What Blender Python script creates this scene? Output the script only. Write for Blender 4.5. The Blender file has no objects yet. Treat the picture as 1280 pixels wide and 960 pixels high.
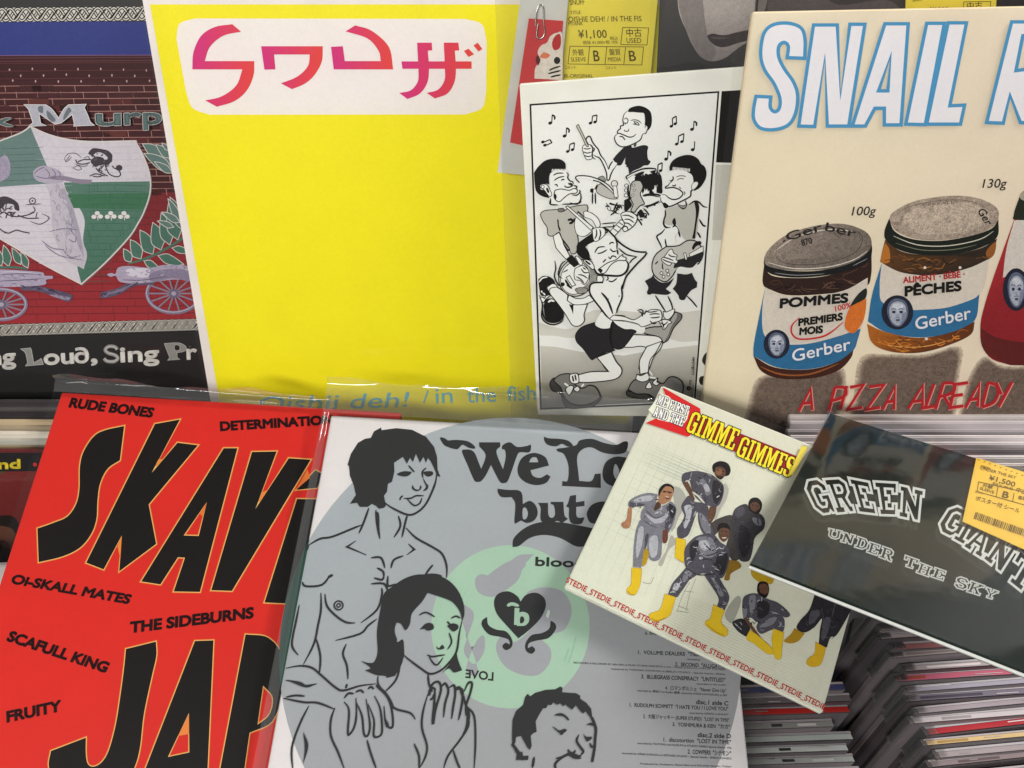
import bpy, math, random
from mathutils import Vector, Matrix
from mathutils.geometry import tessellate_polygon
random.seed(7)
SC = bpy.context.scene
COL = SC.collection
R = math.radians

# ------------------------------------------------------------------ camera
FPX = 1000.0                       # focal length in photo pixels (photo 1280 x 960)
PITCH = R(50)
CAM = Vector((0, 0, 1.30))
AX = Vector((1, 0, 0))
AD = Vector((0, -math.sin(PITCH), -math.cos(PITCH)))      # image down
AF = Vector((0, math.cos(PITCH), -math.sin(PITCH)))       # forward
cd = bpy.data.cameras.new('camera')
cd.sensor_fit = 'HORIZONTAL'; cd.sensor_width = 36; cd.lens = 36 * FPX / 1280
cd.clip_start = 0.01; cd.clip_end = 50
cam = bpy.data.objects.new('camera', cd); COL.objects.link(cam)
cam.location = CAM; cam.rotation_euler = (math.pi / 2 - PITCH, 0, 0)
SC.camera = cam

# ------------------------------------------------------------------ world + ceiling lamps (indoor shop light)
wd = bpy.data.worlds.new('World'); SC.world = wd; wd.use_nodes = True
bg = wd.node_tree.nodes['Background']
bg.inputs[0].default_value = (0.93, 0.95, 1.0, 1); bg.inputs[1].default_value = 0.13
SC.view_settings.view_transform = 'Standard'; SC.view_settings.look = 'None'
SC.view_settings.exposure = 0.17; SC.view_settings.gamma = 1.0
SC.cycles.use_denoising = True
SC.cycles.max_bounces = 10; SC.cycles.transparent_max_bounces = 16

def area(name, loc, target, sx, sy, power, col):
    l = bpy.data.lights.new(name, 'AREA'); l.shape = 'RECTANGLE'; l.size = sx; l.size_y = sy
    l.energy = power; l.color = col
    o = bpy.data.objects.new(name, l); COL.objects.link(o); o.location = loc
    d = Vector(target) - Vector(loc)
    o.rotation_euler = d.to_track_quat('-Z', 'Y').to_euler()
    return o
area('ceiling_lamp', (-0.72, -0.98, 2.15), (-0.02, 0.38, 0.92), 1.2, 0.28, 28.5, (1.0, 0.98, 0.955))
area('ceiling_lamp', (1.42, 0.72, 2.50), (0.1, 0.35, 0.92), 0.7, 0.28, 52, (1.0, 0.97, 0.94))

# ------------------------------------------------------------------ materials
def nodes(m):
    m.use_nodes = True
    return m.node_tree.nodes, m.node_tree.links
def s2l(c):
    c = c / 255.0
    return c / 12.92 if c <= 0.04045 else ((c + 0.055) / 1.055) ** 2.4
def lin(c, g=1.0): return tuple(min(0.86, s2l(v) * g) for v in c[:3])

def make_print():
    m = bpy.data.materials.new('printed_ink'); n, l = nodes(m)
    b = n['Principled BSDF']; b.inputs['Roughness'].default_value = 0.42
    b.inputs['Specular IOR Level'].default_value = 0.12
    at = n.new('ShaderNodeAttribute'); at.attribute_name = 'ink'
    tc = n.new('ShaderNodeTexCoord')
    n1 = n.new('ShaderNodeTexNoise'); n1.inputs['Scale'].default_value = 1500; n1.inputs['Detail'].default_value = 2
    n2 = n.new('ShaderNodeTexNoise'); n2.inputs['Scale'].default_value = 28; n2.inputs['Detail'].default_value = 4
    l.new(tc.outputs['Object'], n1.inputs['Vector']); l.new(tc.outputs['Object'], n2.inputs['Vector'])
    # fine grain scaled by alpha, broad mottling of the paper at a fixed small strength
    n3 = n.new('ShaderNodeTexNoise'); n3.inputs['Scale'].default_value = 330; n3.inputs['Detail'].default_value = 5; n3.inputs['Roughness'].default_value = 0.75
    l.new(tc.outputs['Object'], n3.inputs['Vector'])
    av = n.new('ShaderNodeMath'); av.operation = 'ADD'; l.new(n1.outputs['Fac'], av.inputs[0]); l.new(n3.outputs['Fac'], av.inputs[1])
    a1 = n.new('ShaderNodeMath'); a1.operation = 'SUBTRACT'; a1.inputs[1].default_value = 1.0
    l.new(av.outputs[0], a1.inputs[0])
    a2 = n.new('ShaderNodeMath'); a2.operation = 'MULTIPLY'
    al = n.new('ShaderNodeMath'); al.operation = 'MULTIPLY'; al.inputs[1].default_value = 2.2; l.new(at.outputs['Alpha'], al.inputs[0])
    l.new(a1.outputs[0], a2.inputs[0]); l.new(al.outputs[0], a2.inputs[1])
    b1 = n.new('ShaderNodeMath'); b1.operation = 'MULTIPLY_ADD'; b1.inputs[1].default_value = 0.10; b1.inputs[2].default_value = 0.95
    l.new(n2.outputs['Fac'], b1.inputs[0])
    s = n.new('ShaderNodeMath'); s.operation = 'ADD'; l.new(a2.outputs[0], s.inputs[0]); l.new(b1.outputs[0], s.inputs[1])
    mx = n.new('ShaderNodeVectorMath'); mx.operation = 'SCALE'
    l.new(at.outputs['Color'], mx.inputs[0]); l.new(s.outputs[0], mx.inputs['Scale'])
    l.new(mx.outputs[0], b.inputs['Base Color'])
    return m
M_PRINT = make_print()

_pm = {}
def paper(c, rough=0.5, spec=0.3, name='card'):
    k = (tuple(c), rough, spec)
    if k in _pm: return _pm[k]
    m = bpy.data.materials.new(name); n, l = nodes(m); b = n['Principled BSDF']
    b.inputs['Roughness'].default_value = rough; b.inputs['Specular IOR Level'].default_value = spec
    tc = n.new('ShaderNodeTexCoord'); nz = n.new('ShaderNodeTexNoise'); nz.inputs['Scale'].default_value = 45
    nz.inputs['Detail'].default_value = 6
    l.new(tc.outputs['Object'], nz.inputs['Vector'])
    rp = n.new('ShaderNodeValToRGB'); v = lin(c)
    rp.color_ramp.elements[0].position = 0.3; rp.color_ramp.elements[1].position = 0.7
    rp.color_ramp.elements[0].color = (*[x * 0.93 for x in v], 1); rp.color_ramp.elements[1].color = (*[min(.88, x * 1.05) for x in v], 1)
    l.new(nz.outputs['Fac'], rp.inputs[0]); l.new(rp.outputs[0], b.inputs['Base Color'])
    _pm[k] = m
    return m

def make_film(name, haze, gloss, bump, scale, rough=0.06, tint=0.97):
    m = bpy.data.materials.new(name); n, l = nodes(m); n.clear()
    out = n.new('ShaderNodeOutputMaterial')
    tr = n.new('ShaderNodeBsdfTransparent'); tr.inputs[0].default_value = (tint, tint, tint * .985, 1)
    df = n.new('ShaderNodeBsdfDiffuse'); df.inputs[0].default_value = (0.8, 0.82, 0.82, 1)
    gl = n.new('ShaderNodeBsdfGlossy'); gl.inputs['Roughness'].default_value = rough
    gl.inputs[0].default_value = (1, 1, 1, 1)
    fr = n.new('ShaderNodeFresnel'); fr.inputs[0].default_value = 1.45
    fm = n.new('ShaderNodeMath'); fm.operation = 'MULTIPLY'; fm.inputs[1].default_value = gloss
    tc = n.new('ShaderNodeTexCoord'); nz = n.new('ShaderNodeTexNoise'); nz.inputs['Scale'].default_value = scale
    nz.inputs['Detail'].default_value = 3
    bp = n.new('ShaderNodeBump'); bp.inputs['Strength'].default_value = bump; bp.inputs['Distance'].default_value = 0.004
    l.new(tc.outputs['Object'], nz.inputs['Vector']); l.new(nz.outputs['Fac'], bp.inputs['Height'])
    l.new(bp.outputs[0], gl.inputs['Normal']); l.new(bp.outputs[0], fr.inputs['Normal'])
    m1 = n.new('ShaderNodeMixShader'); m1.inputs[0].default_value = haze
    l.new(tr.outputs[0], m1.inputs[1]); l.new(df.outputs[0], m1.inputs[2])
    m2 = n.new('ShaderNodeMixShader'); l.new(fr.outputs[0], fm.inputs[0]); l.new(fm.outputs[0], m2.inputs[0])
    l.new(m1.outputs[0], m2.inputs[1]); l.new(gl.outputs[0], m2.inputs[2])
    l.new(m2.outputs[0], out.inputs['Surface'])
    return m
M_FILM = make_film('clear_film', 0.006, 0.5, 0.25, 22)
M_FILMH = make_film('hazy_film', 0.035, 1.0, 0.35, 30)
M_FILMT = make_film('tight_film', 0.003, 0.5, 0.06, 14, 0.035)
M_FILMW = make_film('worn_film', 0.010, 0.4, 0.12, 18, 0.12)
M_FLAP = make_film('film_flap', 0.04, 2.4, 0.8, 16, 0.12)
M_FILMD = make_film('smoky_film', 0.02, 0.5, 0.1, 16, 0.08, 0.89)
M_WRAP = make_film('shrink_film', 0.05, 1.3, 0.35, 40, 0.10)
M_FILMG = make_film('glossy_film', 0.003, 1.8, 0.12, 20, 0.09)

def simple(name, c, rough=0.5, metal=0.0):
    m = bpy.data.materials.new(name); n, l = nodes(m); b = n['Principled BSDF']
    b.inputs['Base Color'].default_value = (*lin(c), 1); b.inputs['Roughness'].default_value = rough
    b.inputs['Metallic'].default_value = metal
    nz = n.new('ShaderNodeTexNoise'); nz.inputs['Scale'].default_value = 60
    bp = n.new('ShaderNodeBump'); bp.inputs['Strength'].default_value = 0.08; bp.inputs['Distance'].default_value = 0.002
    l.new(nz.outputs['Fac'], bp.inputs['Height']); l.new(bp.outputs[0], b.inputs['Normal'])
    return m
M_STEEL = simple('steel_wire', (190, 190, 190), 0.25, 1.0)
M_BLACK = simple('black_bin_board', (24, 22, 22), 0.6)

# ------------------------------------------------------------------ planes in the picture space of the lens -> real points
class Plane:
    """A flat sheet in the world: a point on it and its down direction (both given along the camera axes)."""
    def __init__(s, px, py, depth, down=(0.0, .9, .44), side=(1.0, 0.0, 0.0)):
        s.p = Vector(((px - 640) / FPX * depth, (py - 480) / FPX * depth, depth))
        d = Vector(down).normalized(); x = Vector(side).normalized()
        s.n = x.cross(d).normalized()
        if s.n.z > 0: s.n = -s.n               # towards the viewer
    def hit(s, px, py, lift=0.0):
        r = Vector(((px - 640) / FPX, (py - 480) / FPX, 1.0))
        t = s.p.dot(s.n) / r.dot(s.n)
        return c2w(r * t + s.n * lift)
def c2w(v): return CAM + AX * v.x + AD * v.y + AF * v.z
def w2px(p):
    q = p - CAM; z = q.dot(AF)
    return (640 + FPX * q.dot(AX) / z, 480 + FPX * q.dot(AD) / z)
UP = (0.0, .9, .44)        # sleeves standing in the bins, leaning back
FLAT = (0.0, .9, -.44)     # sleeves laid on top of the bins

# ------------------------------------------------------------------ objects
def link(name, me, parent=None, org=None, mat=None):
    o = bpy.data.objects.new(name, me); COL.objects.link(o)
    if mat: me.materials.append(mat)
    if parent is not None: o.parent = parent
    elif org is not None: o.location = org
    return o
def thing(name, label, cat, loc, group=None):
    o = bpy.data.objects.new(name, None); COL.objects.link(o); o.location = loc
    o.empty_display_size = 0.02
    o['label'] = label; o['category'] = cat
    if group: o['group'] = group
    return o
def tag(o, label, cat, group=None):
    o['label'] = label; o['category'] = cat
    if group: o['group'] = group
    return o
def worg(o):
    v = Vector(o.location)
    while o.parent: o = o.parent; v += Vector(o.location)
    return v

def board(name, parent, pl, quad, thick, mat, lift=0.0, bevel=0.0006):
    """A card with real thickness; quad = its four front corners as seen in the photo."""
    org = worg(parent)
    f = [pl.hit(x, y, lift) - org for x, y in quad]
    nw = (AX * pl.n.x + AD * pl.n.y + AF * pl.n.z)
    b = [v - nw * thick for v in f]
    me = bpy.data.meshes.new(name)
    fs = [(0, 3, 2, 1), (4, 5, 6, 7)] + [(i, (i + 1) % 4, 4 + (i + 1) % 4, 4 + i) for i in range(4)]
    me.from_pydata(f + b, [], fs); me.update()
    import bmesh
    bm = bmesh.new(); bm.from_mesh(me); bmesh.ops.recalc_face_normals(bm, faces=bm.faces)
    if bevel: bmesh.ops.bevel(bm, geom=list(bm.edges), offset=min(bevel, thick * .3), segments=2, affect='EDGES')
    bm.to_mesh(me); bm.free()
    return link(name, me, parent, mat=mat)

def film(name, parent, pl, quad, lift, mat, wave=0.0015, topw=0.004, nx=40, ny=40, seed=0):
    """A clear sleeve sheet, slightly wavy, more so near its open top edge."""
    org = worg(parent); rnd = random.Random(seed)
    ph = [rnd.uniform(0, 6.28) for _ in range(8)]
    (ax, ay), (bx, by), (cx, cy), (dx, dy) = quad
    vs = []; fs = []
    for j in range(ny + 1):
        v = (j / ny) ** 1.6
        for i in range(nx + 1):
            u = i / nx
            x = (ax * (1 - u) + bx * u) * (1 - v) + (dx * (1 - u) + cx * u) * v
            y = (ay * (1 - u) + by * u) * (1 - v) + (dy * (1 - u) + cy * u) * v
            h = wave * .5 * (1 + math.sin(5 * u + 3.1 * v + ph[0]) * math.sin(4 * v - 2 * u + ph[1]))
            t = max(0.0, 1 - v / 0.10)
            h += topw * t * (0.5 + .5 * math.sin(11 * u + ph[2]) + .25 * math.sin(29 * u + ph[3] + 20 * v))
            vs.append(pl.hit(x, y, lift + max(0.0, h)) - org)
    for j in range(ny):
        for i in range(nx):
            a = j * (nx + 1) + i; fs.append((a, a + nx + 1, a + nx + 2, a + 1))
    me = bpy.data.meshes.new(name); me.from_pydata(vs, [], fs); me.update()
    for p in me.polygons: p.use_smooth = True
    return link(name, me, parent, mat=mat)

# ------------------------------------------------------------------ printed pictures and lettering
def parse(s):
    out = []
    for t in s.split():
        c = t.endswith('!'); t = t.rstrip('!')
        x, y = t.split(','); out.append((float(x), float(y), c))
    return out
def smooth(pts, closed, k=5):
    n = len(pts); out = []
    rng = range(n if closed else n - 1)
    for i in rng:
        p1 = pts[i]; p2 = pts[(i + 1) % n]
        p0 = pts[(i - 1) % n] if (closed or i > 0) else p1
        p3 = pts[(i + 2) % n] if (closed or i + 2 < n) else p2
        if p1[2]: p0 = p1
        if p2[2]: p3 = p2
        if p1[2] and p2[2]:
            out.append(p1[:2]); continue
        for q in range(k):
            t = q / k
            a = []
            for d in (0, 1):
                m1 = (p2[d] - p0[d]) * .5; m2 = (p3[d] - p1[d]) * .5
                if p1[2]: m1 = (p2[d] - p1[d])
                if p2[2]: m2 = (p2[d] - p1[d])
                a.append((2*t**3-3*t*t+1)*p1[d] + (t**3-2*t*t+t)*m1 + (-2*t**3+3*t*t)*p2[d] + (t**3-t*t)*m2)
            out.append(tuple(a))
    if not closed: out.append(pts[-1][:2])
    return out

_tc = {}
def glyphs(body, off, shear):
    k = (body, off, shear)
    if k in _tc: return _tc[k]
    c = bpy.data.curves.new('t', 'FONT'); c.body = body; c.shear = shear; c.resolution_u = 4
    o = bpy.data.objects.new('t', c); COL.objects.link(o)
    dg = bpy.context.evaluated_depsgraph_get(); dg.update()
    me = bpy.data.meshes.new_from_object(o.evaluated_get(dg))
    vs = [(v.co.x, v.co.y) for v in me.vertices]; fs = [tuple(p.vertices) for p in me.polygons]
    ec = {}
    for p in me.polygons:
        for e in p.edge_keys: ec[e] = ec.get(e, 0) + 1
    es = [e for e, n in ec.items() if n == 1]
    bpy.data.objects.remove(o); bpy.data.curves.remove(c); bpy.data.meshes.remove(me)
    _tc[k] = (vs, fs, es)
    return _tc[k]
CAPH = max(v[1] for v in glyphs('H', 0, 0)[0])

class Art:
    STEP = 0.0000030
    def __init__(s, pl, lift=0.00006, gain=1.0, grain=0.10):
        s.pl = pl; s.l = lift; s.g = gain; s.grain = grain
        s.v = []; s.f = []; s.c = []; s.lw = 1.0; s.hold = False; s.fr(0, 0, 1)
    def fr(s, x0, y0, k): s.x0, s.y0, s.k = x0, y0, k; return s
    def _w(s, x, y): return s.pl.hit(s.x0 + x / s.k, s.y0 + y / s.k, s.l)
    def _add(s, pts, faces, col, grain=None):
        b = len(s.v); g = s.grain if grain is None else grain
        for p in pts:
            s.v.append(s._w(*p))
            s.c.append((*lin(col(*p) if callable(col) else col, s.g), g))
        s.f += [tuple(b + i for i in f) for f in faces]
        if not s.hold: s.l += s.STEP
    def _poly(s, col, loops, grain=None):
        pts = [p for lo in loops for p in lo]
        tri = tessellate_polygon([[Vector((x, y, 0)) for x, y in lo] for lo in loops])
        s._add(pts, tri, col, grain)
    def P(s, col, *loops, grain=None, ol=None, ow=1.0):      # straight-edged shape; first loop outer, others holes
        L = [[p[:2] for p in parse(x)] for x in loops]
        s._poly(col, L, grain)
        if ol:
            for lo in L: s._stroke(ol, lo, ow, True, False)
    def C(s, col, *loops, grain=None, ol=None, ow=1.0):      # smooth shape, '!' marks a corner
        L = [smooth(parse(x), True) for x in loops]
        if col is not None: s._poly(col, L, grain)
        if ol:
            for lo in L: s._stroke(ol, lo, ow, True, False)
    def _stroke(s, col, pts, w, closed, taper, grain=None):
        q = [pts[0]]
        for p in pts[1:]:
            if math.hypot(p[0] - q[-1][0], p[1] - q[-1][1]) > 1e-4: q.append(p)
        if closed and math.hypot(q[0][0] - q[-1][0], q[0][1] - q[-1][1]) < 1e-4: q.pop()
        n = len(q)
        if n < 2: return
        hw = w * s.k * .5; vs = []; fs = []
        for i in range(n):
            a = q[i - 1] if (i > 0 or closed) else q[i]
            b = q[(i + 1) % n] if (i < n - 1 or closed) else q[i]
            c = q[i]
            d1 = (c[0] - a[0], c[1] - a[1]); d2 = (b[0] - c[0], b[1] - c[1])
            l1 = math.hypot(*d1) or 1; l2 = math.hypot(*d2) or 1
            t = (d1[0] / l1 + d2[0] / l2, d1[1] / l1 + d2[1] / l2) if (a != c and b != c) else ((d1[0] / l1, d1[1] / l1) if a != c else (d2[0] / l2, d2[1] / l2))
            lt = math.hypot(*t)
            if lt < 1e-3: t = (d1[0] / l1, d1[1] / l1); lt = 1
            t = (t[0] / lt, t[1] / lt)
            k = 1.0
            if a != c and b != c:
                cs = max(.5, abs((d1[0] / l1) * t[0] + (d1[1] / l1) * t[1])); k = 1 / cs
            if taper and not closed:
                e = min(i, n - 1 - i) / max(1, n - 1)
                k *= 0.35 + 0.65 * min(1, e * 5)
            vs += [(c[0] - t[1] * hw * k, c[1] + t[0] * hw * k), (c[0] + t[1] * hw * k, c[1] - t[0] * hw * k)]
        m = n if closed else n - 1
        for i in range(m):
            j = (i + 1) % n
            fs.append((2 * i, 2 * i + 1, 2 * j + 1, 2 * j))
        s._add(vs, fs, col, grain)
    def S(s, col, w, *paths, taper=True, closed=False, grain=None):
        for x in paths: s._stroke(col, smooth(parse(x), closed, 4), w * s.lw, closed, taper, grain)
    def E(s, col, x, y, rx, ry=None, rot=0, grain=None, ring=0, n=28):
        ry = ry or rx; ca, sa = math.cos(R(rot)), math.sin(R(rot))
        pts = [(x + rx * math.cos(6.28319 * i / n) * ca - ry * math.sin(6.28319 * i / n) * sa,
                y + rx * math.cos(6.28319 * i / n) * sa + ry * math.sin(6.28319 * i / n) * ca) for i in range(n)]
        if ring: s._stroke(col, pts, ring, True, False, grain)
        else: s._poly(col, [pts], grain)
    def soft(s, shape, c0, c1, n=7, m=.05, grain=.5):
        """airbrushed shape of the print: nested copies from colour c0 (rim) to c1 (core)"""
        p = smooth(parse(shape), True)
        cx = sum(q[0] for q in p) / len(p); cy = sum(q[1] for q in p) / len(p)
        for i in range(n):
            t = i / (n - 1); k = 1 + m - 2.6 * m * t
            s._poly(tuple(u + (v - u) * t for u, v in zip(c0, c1)), [[(cx + (x - cx) * k, cy + (y - cy) * k) for x, y in p]], grain)
    def W(s, shape, n, cols, ln=40, w=.8, seed=1, ang=None):
        """creases of shiny cloth: short curved strokes kept inside a shape"""
        p = smooth(parse(shape), True); rnd = random.Random(seed)
        xs = [q[0] for q in p]; ys = [q[1] for q in p]
        def ins(x, y):
            r = False; j = len(p) - 1
            for i in range(len(p)):
                if (p[i][1] > y) != (p[j][1] > y) and x < (p[j][0] - p[i][0]) * (y - p[i][1]) / (p[j][1] - p[i][1] + 1e-9) + p[i][0]: r = not r
                j = i
            return r
        k = 0; tries = 0; s.hold = True
        while k < n and tries < n * 30:
            tries += 1
            x = rnd.uniform(min(xs), max(xs)); y = rnd.uniform(min(ys), max(ys)); t = rnd.uniform(0, 3.1416) if ang is None else R(ang + rnd.uniform(-35, 35))
            l = ln * rnd.uniform(.4, 1.1); dx, dy = math.cos(t) * l, math.sin(t) * l; c = rnd.uniform(-.35, .35)
            q = [(x - dx / 2, y - dy / 2, False), (x - dy * c, y + dx * c, False), (x + dx / 2, y + dy / 2, False)]
            if all(ins(*v[:2]) for v in q):
                s._stroke(rnd.choice(cols), smooth(q, False, 4), w * rnd.uniform(.5, 1.6), False, True); k += 1
        s.hold = False; s.l += s.STEP
    def T(s, col, body, x0, y0, x1, y1, h, off=0.0, shear=0.0, up=None, ol=None, oo=0.03, fit=True):
        """lettering on the baseline (x0,y0)-(x1,y1), capitals h tall"""
        lay = [(col, off)] if not ol else [(ol, off + oo), (col, off)]
        bx, by = x1 - x0, y1 - y0; L = math.hypot(bx, by)
        if up is None: up = (by / L, -bx / L)
        vs, fs, es = glyphs(body, 0, shear)
        if not vs: return
        mnx = min(v[0] for v in vs); mxx = max(v[0] for v in vs); em = h / CAPH
        P_ = []
        for x, y in vs:
            u = (x - mnx) / (mxx - mnx); t = y / CAPH * h
            P_.append((x0 + bx * u + up[0] * t, y0 + by * u + up[1] * t))
        for c, o in lay:
            pts = list(P_); ff = list(fs)
            if o > 0:
                hw = o * em
                for i, j in es:
                    p, q = P_[i], P_[j]; dx, dy = q[0] - p[0], q[1] - p[1]; l = math.hypot(dx, dy)
                    if l < 1e-6: continue
                    dx *= hw / l; dy *= hw / l; b = len(pts)
                    pts += [(p[0] - dx * .6 - dy, p[1] - dy * .6 + dx), (p[0] - dx * .6 + dy, p[1] - dy * .6 - dx), (q[0] + dx * .6 + dy, q[1] + dy * .6 - dx), (q[0] + dx * .6 - dy, q[1] + dy * .6 + dx)]
                    ff.append((b, b + 1, b + 2, b + 3))
            s._add(pts, ff, c)
    def Q(s, fill, line, w, letter, q, thin=False, under=False):
        """block letter with slab serifs mapped into a quadrilateral"""
        q = parse(q); L = []
        for lo in SLAB[letter]:
            o = []
            for u, v in lo:
                if thin: v = v * .5 if v < .2 else (.9 + (v - .8) * .5 if v > .8 else .1 + (v - .2) * 1.3333)
                o.append(tuple((q[0][d] * (1 - u) + q[1][d] * u) * (1 - v) + (q[3][d] * (1 - u) + q[2][d] * u) * v for d in (0, 1)))
            L.append(o)
        if under:
            for lo in L: s._stroke(line, lo, w, True, False)
        if fill is not None: s._poly(fill, L)
        if not under:
          for lo in L: s._stroke(line, lo, w, True, False)
    def ring_world(s, px, py, rad, n=96):
        """a true circle lying on the sheet, returned in photo pixels"""
        c = s.pl.hit(px, py)
        nw = (AX * s.pl.n.x + AD * s.pl.n.y + AF * s.pl.n.z); a = AX.copy(); b = nw.cross(a).normalized()
        return [w2px(c + a * rad * math.cos(6.28319 * i / n) + b * rad * math.sin(6.28319 * i / n)) for i in range(n)]
    def build(s, name, parent):
        org = worg(parent)
        me = bpy.data.meshes.new(name)
        me.from_pydata([v - org for v in s.v], [], s.f); me.update()
        at = me.color_attributes.new('ink', 'FLOAT_COLOR', 'POINT')
        at.data.foreach_set('color', [x for c in s.c for x in c])
        nw = (AX * s.pl.n.x + AD * s.pl.n.y + AF * s.pl.n.z)
        import bmesh
        bm = bmesh.new(); bm.from_mesh(me); bm.normal_update()
        fl = [f for f in bm.faces if f.normal.dot(nw) < 0]
        if fl: bmesh.ops.reverse_faces(bm, faces=fl)
        bm.to_mesh(me); bm.free()
        return link(name, me, parent, mat=M_PRINT)

def _sl(t): return [tuple(float(v) / 100 for v in p.split(',')) for p in t.split()]
SLAB = {
 'M': [_sl('0,0 30,0 50,50 70,0 100,0 100,20 92,20 92,80 100,80 100,100 66,100 66,80 74,80 74,34 56,86 44,86 26,34 26,80 34,80 34,100 0,100 0,80 8,80 8,20 0,20')],
 'F': [_sl('0,0 100,0 100,34 80,34 80,20 45,20 45,40 66,40 66,60 45,60 45,80 58,80 58,100 0,100 0,80 15,80 15,20 0,20')],
 'E': [_sl('0,0 100,0 100,34 80,34 80,20 45,20 45,40 62,40 62,60 45,60 45,80 80,80 80,64 100,64 100,100 0,100 0,80 15,80 15,20 0,20')],
 'G': [_sl('28,0 72,0 100,20 100,38 72,38 72,28 62,20 40,20 28,30 28,70 40,80 62,80 72,70 72,62 55,62 55,46 100,46 100,100 80,100 74,93 65,100 28,100 0,78 0,22')],
 'R': [_sl('0,0 75,0 100,15 100,42 80,57 90,80 100,80 100,100 72,100 50,60 42,60 42,80 55,80 55,100 0,100 0,80 14,80 14,20 0,20'), _sl('42,20 65,20 72,25 72,36 65,42 42,42')],
 'N': [_sl('0,0 35,0 68,50 68,20 58,20 58,0 100,0 100,20 90,20 90,100 68,100 33,48 33,80 43,80 43,100 0,100 0,80 11,80 11,20 0,20')],
 'I': [_sl('0,0 100,0 100,20 72,20 72,80 100,80 100,100 0,100 0,80 28,80 28,20 0,20')],
 'A': [_sl('22,0 68,0 92,80 100,80 100,100 60,100 60,80 66,80 63,70 37,70 34,80 40,80 40,100 0,100 0,80 8,80 28,20 22,20'), _sl('50,25 58,52 42,52')],
 'T': [_sl('0,0 100,0 100,40 80,40 80,20 64,20 64,80 78,80 78,100 22,100 22,80 36,80 36,20 20,20 20,40 0,40')],
 'U': [_sl('0,0 42,0 42,20 32,20 32,70 42,80 58,80 68,70 68,20 58,20 58,0 100,0 100,20 90,20 90,78 68,100 32,100 10,78 10,20 0,20')],
 'D': [_sl('0,0 70,0 100,25 100,75 70,100 0,100 0,80 14,80 14,20 0,20'), _sl('42,20 60,20 72,32 72,68 60,80 42,80')],
 'H': [_sl('0,0 44,0 44,20 34,20 34,40 66,40 66,20 56,20 56,0 100,0 100,20 90,20 90,80 100,80 100,100 56,100 56,80 66,80 66,60 34,60 34,80 44,80 44,100 0,100 0,80 10,80 10,20 0,20')],
 'S': [_sl('25,0 75,0 100,20 100,36 74,36 65,20 35,20 30,28 40,38 80,42 100,58 100,80 75,100 25,100 0,80 0,64 26,64 35,80 65,80 70,70 60,60 20,56 0,42 0,20')],
 'K': [_sl('0,0 44,0 44,20 36,20 36,40 60,20 55,20 55,0 100,0 100,20 88,20 58,46 86,80 100,80 100,100 58,100 58,80 42,60 36,65 36,80 44,80 44,100 0,100 0,80 12,80 12,20 0,20')],
 'Y': [_sl('0,0 42,0 42,20 36,20 50,40 64,20 58,20 58,0 100,0 100,20 90,20 62,58 62,80 75,80 75,100 25,100 25,80 38,80 38,58 10,20 0,20')],
}
def slab_line(a, body, x0, y0, x1, y1, up, fill, line, w):
    WID = {'M': 1.35, 'I': .62, 'E': .95, 'S': .95, 'F': .9, ' ': .45}
    ws = [WID.get(c, 1.0) for c in body]; tot = sum(ws) + .12 * (len(ws) - 1); x = 0
    jobs = []
    for c, w_ in zip(body, ws):
        u0, u1 = x / tot, (x + w_) / tot; x += w_ + .12
        if c == ' ': continue
        p0 = (x0 + (x1 - x0) * u0, y0 + (y1 - y0) * u0); p1 = (x0 + (x1 - x0) * u1, y0 + (y1 - y0) * u1)
        jobs.append((c, '%f,%f %f,%f %f,%f %f,%f' % (p0[0] + up[0], p0[1] + up[1], p1[0] + up[0], p1[1] + up[1], *p1, *p0)))
    for c, q in jobs: a.Q(None, line, w, c, q, True, True)
    for c, q in jobs: a.Q(fill, line, 0.01, c, q, True, True)
def grad(ca, cb, p, q):
    """colour ramp from point p to point q (sRGB)"""
    dx, dy = q[0] - p[0], q[1] - p[1]; d2 = dx * dx + dy * dy
    def f(x, y):
        t = max(0, min(1, ((x - p[0]) * dx + (y - p[1]) * dy) / d2))
        return tuple(a + (b - a) * t for a, b in zip(ca, cb))
    return f
K = (26, 24, 22); WH = (238, 234, 224)
# ================================================================== the display bins
P_BACK = Plane(640, 500, 0.625, UP)
bin_ = thing('display_bin', 'black display bin of the record shop that the records stand in', 'display bin', c2w(Vector((0, .10, .62))))
def slab(name, parent, pl, quad, t, mat): return board(name, parent, pl, quad, t, mat, bevel=0)
slab('back_panel', bin_, P_BACK, [(-700, -500), (1980, -500), (1700, 760), (-420, 760)], 0.01, M_BLACK)
P_FLOOR = Plane(640, 780, 0.66, (0, .94, -.34))
slab('base_panel', bin_, P_FLOOR, [(-500, 470), (1800, 470), (2300, 1500), (-1000, 1500)], 0.01, M_BLACK)

def record(name, label, cat, pl, px, py, group=None):
    return thing(name, label, cat, pl.hit(px, py), group)

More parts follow.
